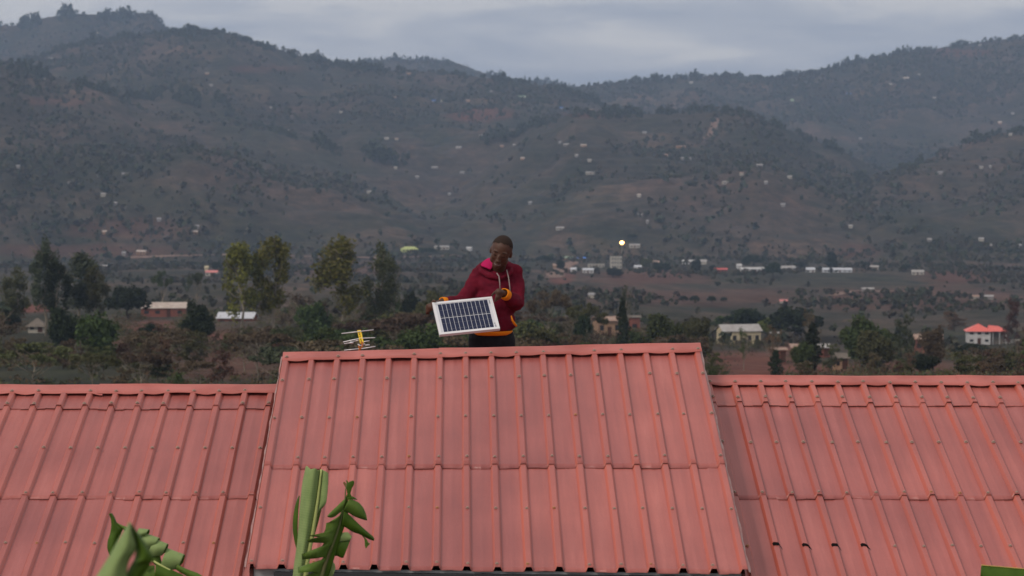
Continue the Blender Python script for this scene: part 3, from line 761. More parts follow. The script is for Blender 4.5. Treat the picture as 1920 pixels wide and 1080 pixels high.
T = [  # kind, leaves, variant, column, top row, width, depth, label, name
 ('tall', 'grey', 0, 84, 450, 62, 470, 'tall dark grey green tree, highest at the far left of the valley', 'eucalyptus_tree'),
 ('tall', 'dark', 4, 103, 490, 60, 465, 'dark tall tree close against the right side of the highest far-left tree', 'eucalyptus_tree'),
 ('tall', 'grey', 1, 150, 473, 84, 480, 'airy grey green tall tree with a see-through crown, second tall one at the left', 'eucalyptus_tree'),
 ('tall', 'olive', 2, 176, 500, 50, 476, 'narrow olive tree half behind the airy tall tree at the left', 'eucalyptus_tree'),
 ('tall', 'olive', 3, 30, 502, 58, 500, 'light olive tall tree near the left edge above the red bank', 'eucalyptus_tree'),
 ('dome', 'dark', 0, 238, 523, 92, 600, 'dense very dark tree beside the brick house with the cream tin roof', 'evergreen_tree'),
 ('round', 'green', 0, 178, 573, 96, 330, 'rounded mid green bush, biggest round one in the left thicket', 'bush'),
 ('round', 'dark', 1, 118, 560, 78, 395, 'dark green tree between the thatched hut and the rounded green bush', 'evergreen_tree'),
 ('tall', 'yellow', 4, 452, 456, 84, 452, 'yellow green tall tree, left one of the close pair', 'eucalyptus_tree'),
 ('tall', 'yellow', 1, 512, 443, 80, 455, 'taller yellow green tree with long pale bare trunk, right one of the close pair', 'eucalyptus_tree'),
 ('tall', 'yellow', 2, 640, 446, 104, 470, 'broad yellow green tall tree with slim pale trunk, standing alone left of the man', 'eucalyptus_tree'),
 ('tall', 'olive', 3, 712, 459, 66, 480, 'darker olive tall tree directly right of the broad yellow green one', 'eucalyptus_tree'),
 ('bare', 'olive', 1, 738, 486, 60, 484, 'thin half bare tree leaning out from the darker olive tree', 'dry_tree'),
 ('round', 'green', 2, 588, 546, 78, 410, 'mid green tree between the yellow green pair and the lone yellow green tree', 'broadleaf_tree'),
 ('round', 'dark', 3, 374, 548, 78, 398, 'dark leafy tree between the two tin roofed houses at the left', 'broadleaf_tree'),
 ('flat', 'grey', 0, 302, 500, 44, 640, 'small flat topped tree beyond the brick house roof', 'acacia_tree'),
 ('flat', 'grey', 1, 368, 498, 40, 650, 'small flat topped tree beside the distant red roofed house at the left', 'acacia_tree'),
 ('round', 'olive', 4, 812, 534, 86, 455, 'olive green rounded tree just left of the solar panel', 'broadleaf_tree'),
 ('dome', 'dark', 2, 770, 533, 44, 500, 'small dark domed tree left of the olive tree by the panel', 'evergreen_tree'),
 ('flat', 'brown', 2, 1030, 532, 96, 440, 'brown leaved spreading tree just right of the man', 'acacia_tree'),
 ('flat', 'olive', 3, 1098, 556, 88, 432, 'flat topped olive tree above the small dark round tree', 'acacia_tree'),
 ('dome', 'dark', 3, 1094, 566, 40, 418, 'small very dark round tree beside the mud walled house', 'evergreen_tree'),
 ('column', 'dark', 0, 1167, 560, 26, 408, 'narrow dark column shaped tree beside the mud walled house', 'cypress_tree'),
 ('bare', 'grey', 0, 1172, 530, 34, 440, 'bare twiggy tree rising behind the dark column shaped tree', 'dry_tree'),
 ('round', 'green', 1, 1245, 572, 92, 428, 'leafy green tree halfway between the man and the cream house', 'broadleaf_tree'),
 ('round', 'olive', 2, 1312, 580, 60, 420, 'olive tree left of the cream house', 'broadleaf_tree'),
 ('round', 'green', 3, 1375, 582, 84, 710, 'green tree close behind the grey roof of the cream house', 'broadleaf_tree'),
 ('dome', 'dark', 1, 1402, 564, 88, 700, 'very dark domed tree behind the cream house, smaller of the two domes', 'mango_tree'),
 ('dome', 'dark', 0, 1492, 563, 128, 690, 'very dark broad domed tree, larger of the two domes right of centre', 'mango_tree'),
 ('round', 'bright', 3, 1440, 588, 52, 690, 'bright yellow green round bush at the right end of the cream house', 'bush'),
 ('bare', 'rust', 2, 1452, 610, 44, 400, 'rusty brown half bare tree in front of the bright yellow green bush', 'dry_tree'),
 ('bare', 'brown', 3, 1524, 576, 46, 420, 'tall brown half bare tree in front of the larger dark dome', 'dry_tree'),
 ('column', 'dark', 2, 1524, 606, 34, 385, 'dark narrow tree among the huts below the larger dark dome', 'cypress_tree'),
 ('round', 'green', 4, 1618, 578, 104, 430, 'big leafy green tree right of the huts', 'broadleaf_tree'),
 ('round', 'olive', 1, 1640, 606, 90, 385, 'shaggy olive tree in front of the big leafy green tree', 'broadleaf_tree'),
 ('scrub', 'grey', 1, 1700, 588, 70, 420, 'grey green loose tree between the leafy green tree and the red roofed villa', 'broadleaf_tree'),
 ('round', 'brown', 2, 1752, 596, 60, 400, 'dull brown tree beside the low rusty roofed house', 'broadleaf_tree'),
 ('scrub', 'rust', 2, 1790, 582, 80, 780, 'reddish brown loose trees just behind the red roofed villa', 'dry_tree'),
 ('scrub', 'rust', 3, 1905, 556, 60, 640, 'rusty brown tree at the right edge above the villa wall', 'dry_tree'),
 ('dome', 'dark', 4, 1826, 637, 84, 500, 'dark tree in front of the white villa wall', 'evergreen_tree'),
 ('round', 'dark', 2, 1738, 655, 60, 340, 'dark bush low down left of the villa', 'bush'),
 ('round', 'olive', 3, 1895, 646, 80, 350, 'green tree at the right edge below the villa', 'broadleaf_tree'),
 ('scrub', 'olive', 4, 1560, 640, 50, 390, 'olive shrub above the tiny brown hut', 'bush'),
 ('round', 'green', 0, 1510, 632, 56, 372, 'green tree in front of the red brick hut', 'broadleaf_tree'),
 ('column', 'dark', 3, 1456, 655, 26, 365, 'small dark pointed shrub in front of the cream house grounds', 'cypress_tree'),
 ('bare', 'green', 4, 1396, 612, 36, 415, 'thin green tree hiding the middle of the cream house front', 'dry_tree'),
 ('flat', 'olive', 0, 62, 634, 170, 268, 'wide olive thorn tree with pale trunks, first behind the left roof', 'acacia_tree'),
 ('flat', 'olive', 1, 170, 652, 120, 262, 'olive thorn tree with pale trunks, second behind the left roof', 'acacia_tree'),
 ('flat', 'brown', 4, 262, 648, 130, 258, 'brownish thorn tree with one bright leaning trunk behind the left roof', 'acacia_tree'),
 ('flat', 'brown', 1, 372, 664, 110, 256, 'brown thorn tree behind the left roof, nearest the middle roof', 'acacia_tree'),
 ('scrub', 'green', 1, 330, 696, 60, 252, 'low green shrub just above the left roof ridge', 'bush'),
 ('round', 'green', 3, 1339, 684, 28, 262, 'small green bush against the right edge of the middle roof', 'bush'),
 ('scrub', 'dark', 0, 295, 676, 70, 280, 'dark shrub under the brownish thorn tree', 'bush'),
 ('scrub', 'brown', 0, 480, 600, 90, 360, 'brown scrub below the white roofed house', 'bush'),
 ('round', 'olive', 0, 650, 590, 80, 400, 'olive scrubby tree behind the roof aerial', 'bush'),
 ('scrub', 'rust', 1, 860, 575, 60, 450, 'rusty scrub behind the man and his panel', 'bush'),
]
for (kd, cl, va, px, top, wd, Y, lb, nm) in T:
    plant(kd, cl, va, px, top, wd, Y, lb, nm, 'bush' if nm == 'bush' else 'tree')

# infill: scrub and small trees between the houses and thickets, every one its own object
INF = [('scrub', 'brown', 'dry_shrub', 'low brown leafless-looking scrub bush in the dry thicket beyond the roofs', 'shrub', 'brown scrub bushes of the thicket'),
       ('scrub', 'olive', 'thorn_shrub', 'loose olive thorn bush in the dry thicket beyond the roofs', 'shrub', 'olive thorn bushes of the thicket'),
       ('scrub', 'rust', 'dry_shrub', 'rusty brown scrub bush in the dry thicket beyond the roofs', 'shrub', 'rusty scrub bushes of the thicket'),
       ('round', 'olive', 'small_tree', 'small rounded olive tree among the scrub of the valley', 'tree', 'small olive trees of the valley'),
       ('round', 'dark', 'small_tree', 'small rounded dark green tree among the scrub of the valley', 'tree', 'small dark trees of the valley'),
       ('flat', 'grey', 'acacia_tree', 'thin grey green flat topped thorn tree in the thicket', 'tree', 'grey thorn trees of the thicket'),
       ('flat', 'brown', 'acacia_tree', 'thin brown flat topped thorn tree in the thicket', 'tree', 'brown thorn trees of the thicket'),
       ('bare', 'brown', 'dry_tree', 'slender half bare tree standing among the scrub', 'tree', 'half bare trees of the thicket'),
       ('round', 'green', 'small_tree', 'small rounded mid green tree among the scrub of the valley', 'tree', 'small green trees of the valley'),
       ('dome', 'dark', 'dark_tree', 'low dark domed tree on the valley floor', 'tree', 'dark domed trees of the valley floor')]
KEEP = [(178, 575, 634, 42), (1402, 566, 592, 40), (1492, 566, 600, 58), (503, 560, 606, 10), (642, 545, 590, 10), (306, 558, 596, 40), (442, 578, 606, 46), (1384, 604, 634, 48), (1845, 598, 645, 54), (67, 592, 625, 26), (1140, 584, 616, 34), (1540, 644, 668, 70), (1420, 668, 700, 60), (1580, 655, 690, 22), (1740, 630, 650, 24)]
def clear(px, top, bot, half=0):
    for (a, r0, r1, hw) in KEEP:
        if abs(px - a) < hw + half and top < r1 and bot > r0 + 4: return False
    return True
rr = random.Random(5); made = 0; tries = 0
while made < 420 and tries < 14000:
    tries += 1
    px = rr.uniform(-60, 1980); Y = rr.choice([rr.uniform(246, 340), rr.uniform(330, 500), rr.uniform(330, 500), rr.uniform(480, 640)])
    x = (px - 960) / F * Y; z = hz(x, Y); row = HOR - F * z / Y
    dens = float(fbm(np.array([x / 30]), np.array([Y / 60]), 2)[0])
    if dens < .36 and rr.random() < .7: continue
    sel = rr.random()
    if px < 560 or px > 1250: k = rr.choice([0, 0, 0, 1, 1, 2, 2, 3, 4, 5, 6, 6, 7, 8])
    else: k = rr.choice([0, 0, 2, 1, 1, 3, 6, 7, 8])
    if Y > 560: k = rr.choice([3, 0, 9, 1, 0, 5]); k = k if rr.random() < .6 else 0
    kd, cl, nm, lb, cat, grp = INF[k]
    h = {'scrub': rr.uniform(1.6, 3.6), 'round': rr.uniform(3.2, 6.4), 'flat': rr.uniform(4, 6.5), 'bare': rr.uniform(4, 7.5), 'dome': rr.uniform(3, 5)}[kd]
    if 340 < Y < 520 and (px < 760 or px > 1000): h *= rr.uniform(1.0, 1.35)
    if Y < 345 and kd in ('flat', 'scrub', 'round'): h *= rr.uniform(1.05, 1.4)
    top = row - F * h / Y
    if row > 790 and top > 735: continue
    wf = rr.uniform(1.0, 1.5)
    if not clear(px, top, row, h * wf * dict(round=.38, flat=.68, scrub=.42, bare=.3, dome=.55)[kd] * F / Y * .9): continue
    if 690 < top: continue
    if float(soil_mask(np.array([[x, Y, z]]))[0]) > .4 and rr.random() < .6: continue
    tree(kd, cl, rr.randrange(5), x, Y, h, wf, lb, cat, grp, nm, z=z); made += 1

# the rest: woodland and bush scattered over valley floor and hills, beyond counting
def mass(name, n, seed, y0, y1, per, hfun, accept, mats, label, cs_=.235):
    r = np.random.default_rng(seed); m = 0; X, Y = [], []
    while m < n:
        y = np.sqrt(r.random(n) * (y1 ** 2 - y0 ** 2) + y0 ** 2); x = r.uniform(-cs_, cs_, n) * y
        k = accept(x, y, r); X.append(x[k]); Y.append(y[k]); m += k.sum()
    x = np.concatenate(X)[:n]; y = np.concatenate(Y)[:n]; z = height(x, y); h = hfun(x, y, r)
    P = np.repeat(np.stack([x, y, z], 1), per, axis=0); H = np.repeat(h, per); asp = np.repeat(r.uniform(.8, 1.5, n), per)
    d = r.normal(size=(n * per, 3)); d /= np.linalg.norm(d, axis=1)[:, None]; rad = .45 + .55 * r.random(n * per)
    P = P + np.stack([d[:, 0] * H * .42 * asp * rad, d[:, 1] * H * .42 * rad, H * .5 + d[:, 2] * H * .45 * rad], 1)
    V, Fc = quads(P, H * (7.5 / per) ** .5 * .62 * (.6 + .8 * r.random(n * per)), r)
    me = np_mesh(name, V, Fc); [me.materials.append(q) for q in mats]
    me.polygons.foreach_set('material_index', np.repeat(r.integers(0, len(mats), n), per).astype(np.int32))
    tag(link(name, me), label, None, kind='stuff')
def acc_hill(x, y, r):
    f = fbm(x / 170 + 4, y / 340, 4); g = fbm(x / 55, y / 120 + 3, 3)
    return (f * .65 + g * .35 + r.normal(0, .075, len(x))) > .53
MW = [leaf_mat('far_dark_leaves', (.036, .043, .026), (.045, .053, .031), (.055, .063, .037)), leaf_mat('far_olive_leaves', (.045, .046, .028), (.06, .058, .035), (.075, .066, .045)), leaf_mat('far_brown_leaves', (.054, .049, .036), (.066, .056, .042), (.078, .064, .049))]
mass('hillside_woodland', 44000, 1, 1750, 5700, 15, lambda x, y, r: 1.2 + 5.4 * r.random(len(x)) ** 1.5 * (1 + .25 * (y > 3600)), acc_hill, MW, 'dark woodland and bush covering the far hillsides', .215)
mass('valley_scrub', 5200, 2, 600, 1950, 20, lambda x, y, r: r.uniform(.8, 3.6, len(x)), lambda x, y, r: (fbm(x / 45 + 2, y / 150, 4) + r.normal(0, .09, len(x))) > .56 + .03 * np.sin(y / 90), MW, 'dark scrub dotted over the far valley floor')
def undergrowth():
    r = np.random.default_rng(9); n = 30000
    y = 190 + 476 * r.random(n) ** 1.1; x = r.uniform(-.25, .25, n) * y
    k = (fbm(x / 22, y / 50, 3) + r.normal(0, .07, n)) > .42
    px = 960 + F * x / y; row = HOR - F * height(x, y) / y
    for (a, r0, r1, hw) in KEEP: k &= ~((np.abs(px - a) < hw * .9) & (row > r0) & (row < r1 + 14) & ((hw < 80) | (r.random(n) > .3)))
    sm = soil_mask(np.stack([x, y, height(x, y)], 1)); k &= (sm < .35) | (r.random(n) > .8)
    x, y = x[k], y[k]; n = len(x); z = height(x, y); per = 24; h = r.uniform(.3, 1.0, n) * np.clip(.5 + (y - 240) / 160, .5, 1.8)
    P = np.repeat(np.stack([x, y, z], 1), per, 0); H = np.repeat(h, per)
    P = P + np.stack([r.normal(0, .6, n * per) * H, r.normal(0, .55, n * per) * H, np.abs(r.normal(0, .5, n * per)) * H], 1)
    V, Fc = quads(P, .13 + .16 * r.random(n * per), r)
    me = np_mesh('undergrowth', V, Fc); [me.materials.append(LM[q]) for q in ('brown', 'olive', 'rust', 'brown', 'grey', 'olive')]
    me.polygons.foreach_set('material_index', np.repeat(r.integers(0, 6, n), per).astype(np.int32))
    tag(link('undergrowth', me), 'dry brown and olive undergrowth below the thicket', None, kind='stuff')
undergrowth()
# ridge-top trees drawn along the crests, each with its own leaf clumps
def crest_trees():
    r = np.random.default_rng(21); X, Y, H, ZT = [], [], [], []
    for px in np.arange(-60, 1990, 1.0):
        for li in range(len(LAY)):
            if r.random() > (.75 if li in (0, 1, 3) else .6): continue
            yc, cx, cy = LAY[li][0], LAY[li][4][0], LAY[li][4][1]
            wob = float((fbm(np.array([px / 140 + 31 * li]), np.array([7.7 * li]), 3)[0] - .5) * 500)
            y = yc + wob + r.normal(-20, 26); x = (px + r.uniform(-1, 1) - 960) / F * y
            zt = (HOR - np.interp(px, cx, cy)) / F * y
            cl_ = float(fbm(np.array([px / 26.0 + li * 9]), np.array([li * 3.0]), 3)[0])
            if cl_ < .36: continue
            X.append(x); Y.append(y); ZT.append(zt); H.append((3.5 + 13 * max(0, cl_ - .36) * 2.2 * r.random() + r.random() * 3) * (1.8 if li == 3 and px > 40 and px < 300 else 1))
    X, Y, H, ZT = map(np.array, (X, Y, H, ZT)); k = ZT > height(X, Y) - 25
    return X[k], Y[k], H[k]
def ridge_mass():
    x, y, h = crest_trees(); n = len(x); r = np.random.default_rng(8); per = 46; z = height(x, y)
    P = np.repeat(np.stack([x, y, z], 1), per, 0); H = np.repeat(h, per); slim = np.repeat(r.uniform(.18, .5, n), per); lift = np.repeat(r.uniform(.3, .62, n), per)
    d = r.normal(size=(n * per, 3)); d /= np.linalg.norm(d, axis=1)[:, None]; rad = .3 + .7 * r.random(n * per)
    P = P + np.stack([d[:, 0] * H * slim * rad, d[:, 1] * H * slim * rad, H * lift + d[:, 2] * H * (1 - lift) * rad], 1)
    V, Fc = quads(P, H * .17 * (.6 + .8 * r.random(n * per)) + .25, r)
    tag(link('ridge_woodland', np_mesh('ridge_woodland', V, Fc, MW[0])), 'line of dark trees along the hill crests against the sky', None, kind='stuff')
    print('ridge trees', n)
ridge_mass()
# ------------------------------------------------------------------ buildings of the valley and hills
def cm(name, col, r=.8, s=.25, c2=None): return mat(name, col, r, s, (.8, c2) if c2 else None)
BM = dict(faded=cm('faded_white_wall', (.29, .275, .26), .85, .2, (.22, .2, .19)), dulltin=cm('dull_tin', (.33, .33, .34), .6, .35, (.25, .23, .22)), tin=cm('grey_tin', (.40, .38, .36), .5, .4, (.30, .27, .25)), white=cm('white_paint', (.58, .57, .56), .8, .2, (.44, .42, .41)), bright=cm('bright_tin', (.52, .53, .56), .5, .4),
          cream=cm('cream_wall', (.55, .47, .31), .85, .2, (.45, .38, .25)), brick=cm('red_brick', (.24, .085, .06), .9, .15, (.17, .07, .055)), mud=cm('mud_wall', (.36, .23, .14), .9, .15, (.28, .17, .11)),
          rust=cm('rusty_tin', (.30, .17, .12), .7, .3, (.38, .28, .22)), red=cm('red_tin', (.55, .10, .085), .55, .35, (.48, .09, .08)), coral=cm('coral_red_tin', (.72, .15, .12), .5, .4), thatch=cm('grey_thatch', (.20, .17, .14), .95, .1, (.14, .12, .1)),
          blue=cm('blue_tin', (.05, .16, .48), .5, .4), green=cm('pale_green_tin', (.32, .42, .30), .6, .3), lime=cm('yellow_green_wall', (.45, .50, .20), .8, .2), dark=cm('dark_window', (.012, .012, .014), .4, .5), pink=cm('pink_tin', (.62, .22, .2), .6, .3),
          beige=cm('beige_wall', (.44, .41, .35), .85, .2, (.36, .33, .28)), ctin=cm('cream_tin', (.55, .47, .40), .55, .35, (.42, .33, .28)), door=cm('wood_door', (.07, .03, .02), .8, .2))
def bldg(name, label, cat, x, y, z, w, d, h, rz=0, wall='white', roof='tin', form='gable', rise=None, over=.35, nwin=3, door=True, storeys=1, group=None):
    """a small building on the land: walls, pitched roof with eaves, recessed windows and a door; front faces -Y before rotation"""
    t = empty(name, (x, y, z - .3), rz); tag(t, label, cat, group)
    h += .3; rise = rise if rise is not None else d * .24
    b = MB(); b.box((0, 0, h / 2), (w, d, h))
    if form in ('gable',):
        for s_ in (-1, 1): b.prism([(s_ * w / 2, -d / 2, h), (s_ * w / 2, d / 2, h), (s_ * w / 2, 0, h + rise)], (-s_ * .2, 0, 0))
    wl = b.build('wall', BM[wall], t)
    W2, D2 = w / 2 + over, d / 2 + over; zo = h - rise * over / (d / 2) if form != 'flat' else h
    rb = MB(); th = .09
    if form == 'gable':
        for s_ in (-1, 1):
            rb.prism([(-W2, s_ * D2, zo + .02), (W2, s_ * D2, zo + .02), (W2, 0, h + rise + .04), (-W2, 0, h + rise + .04)], (0, 0, th))
    elif form == 'hip':
        q = max(.1, W2 - D2)
        c4 = [(-W2, -D2, zo), (W2, -D2, zo), (W2, D2, zo), (-W2, D2, zo)]; r2 = [(-q, 0, h + rise), (q, 0, h + rise)]
        bm = rb.bm; v = [bm.verts.new(p) for p in c4 + r2]
        for f in ((0, 1, 5, 4), (1, 2, 5), (2, 3, 4, 5), (3, 0, 4), (3, 2, 1, 0)): bm.faces.new([v[i] for i in f])
    elif form == 'shed':
        rb.prism([(-W2, -D2, h - .0), (W2, -D2, h - .0), (W2, D2, h + rise), (-W2, D2, h + rise)], (0, 0, th))
    else:
        rb.box((0, 0, h + .1), (w + .2, d + .2, .2)); rb.box((0, -d / 2, h + .35), (w + .2, .15, .5))
    rb.build('roof', BM[roof], t)
    if nwin:
        sh = h / storeys
        for s_ in range(storeys):
            for i in range(nwin):
                wx = -w / 2 + w * (i + .5) / nwin
                if door and s_ == 0 and i == nwin // 2:
                    MB().box((wx, -d / 2 - .02, min(1.05, sh * .42) + .15), (.9, .08, min(2.1, sh * .8))).build('door', BM['door'], t); continue
                f = MB().box((wx, -d / 2 - .02, sh * s_ + sh * .56), (min(1.1, w / nwin * .5), .07, sh * .32)).build('window', BM['dark'], t)
    return t
def near(px, row, Y, wpx, hpx, **k):
    """nearer buildings: wall foot at a given depth"""
    x = (px - 960) / F * Y; z = hz(x, Y); zt = (HOR - row) / F * Y
    return x, Y, min(z, zt), wpx / F * Y, hpx / F * Y
def nb(name, label, px, base, Y, wpx, hpx, d, cat='house', **k):
    x = (px - 960) / F * Y; zb = (HOR - base) / F * Y; z = min(hz(x, Y), zb)
    h = hpx / F * Y + (zb - z)
    return bldg(name, label, cat, x, Y, z + .3, wpx / F * Y, d, h - .3, **k)
nb('brick_house', 'long brick house under a pale cream and rust tin roof', 306, 594, 640, 82, 18, 6.5, wall='brick', roof='ctin', form='gable', rise=1.1, nwin=4, rz=R(4))
nb('tin_roof_house', 'low brick house under a shining white tin roof between the trees', 444, 612, 570, 66, 17, 5.0, wall='brick', roof='bright', rise=1.0, nwin=4, rz=R(-6))
nb('thatched_hut', 'small grey thatched hut with pale walls at the far left', 68, 620, 520, 30, 12, 2.8, cat='hut', wall='beige', roof='thatch', form='hip', rise=1.2, nwin=2, door=True, over=.5)
nb('mud_house', 'small ochre mud house with a rusty tin roof and dark door', 1138, 612, 600, 44, 12, 4.4, wall='mud', roof='rust', rise=.7, nwin=3, rz=R(14), over=.5)
nb('brick_shed', 'small brick shed right of the dark column shaped tree', 1190, 612, 600, 20, 17, 3, cat='shed', wall='brick', roof='thatch', form='shed', rise=.25, nwin=1, door=False)
nb('cream_house', 'cream walled long house with a grey tin roof and dark windows', 1386, 636, 650, 72, 17, 6.6, wall='cream', roof='tin', rise=1.3, nwin=5, rz=R(10), over=.4)
nb('low_wall', 'short white wall right of the cream house', 1453, 634, 645, 18, 7, .4, cat='wall', wall='white', roof='white', form='flat', nwin=0)
nb('tin_hut', 'hut with rust stained tin roof left of the dark narrow tree', 1500, 662, 480, 28, 10, 2.6, cat='hut', wall='brick', roof='rust', form='shed', rise=.5, nwin=2)
nb('tin_hut', 'hut with pale grey flat tin roof right of the dark narrow tree', 1543, 666, 480, 26, 14, 2.6, cat='hut', wall='brick', roof='tin', form='shed', rise=.5, nwin=2)
nb('brick_hut', 'tiny red brick hut nearest the cream house grounds', 1463, 672, 460, 22, 16, 2.2, cat='hut', wall='brick', roof='rust', form='shed', rise=.2, nwin=2)
nb('brown_hut', 'tiny brown hut with an ochre front beside the big leafy tree', 1578, 684, 440, 26, 14, 2.2, cat='hut', wall='mud', roof='thatch', rise=.6, nwin=2)
nb('small_shelter', 'small blue grey tin shelter low in the trees left of the villa', 1650, 684, 440, 20, 8, 1.6, cat='shelter', wall='dark', roof='tin', form='shed', rise=.3, nwin=0)
nb('rusty_house', 'low brown house with a rusty roof left of the white villa', 1742, 650, 560, 50, 15, 4, wall='brick', roof='rust', rise=.8, nwin=3, rz=R(-8))
# the white villa with the hipped red roof and its darker extension
v = nb('villa', 'white two storey villa with coral red hipped roof and open side porch', 1836, 645, 690, 42, 27, 5.6, cat='villa', wall='white', roof='coral', form='hip', rise=1.5, nwin=3, storeys=2, over=.6, rz=R(-4))
sx_ = 520 / F
pr = MB(); z0 = 3.4; bm = pr.bm
vv = [bm.verts.new(p) for p in ((2.4, -3.3, z0 + .1), (7.4, -3.3, z0), (7.4, 2.6, z0), (2.4, 2.6, z0 + .1), (2.6, -.3, z0 + 1.5), (5.2, -.3, z0 + 1.25))]
for f in ((0, 1, 5, 4), (1, 2, 5), (2, 3, 4, 5), (3, 0, 4), (3, 2, 1, 0)): bm.faces.new([vv[i] for i in f])
pr.build('porch_roof', BM['coral'], v)
MB().box((4.6, .4, z0 / 2), (3.4, 3.4, z0)).build('porch_wall', BM['thatch'], v)
pp = MB(); [pp.box((px_, -3.0, z0 / 2), (.14, .14, z0)) for px_ in (3.5, 5.2, 6.9)]; pp.build('porch_post', BM['white'], v)
nb('garden_wall', 'low pale wall running right from the white villa', 1894, 646, 690, 40, 5, .3, cat='wall', wall='beige', roof='beige', form='flat', nwin=0)

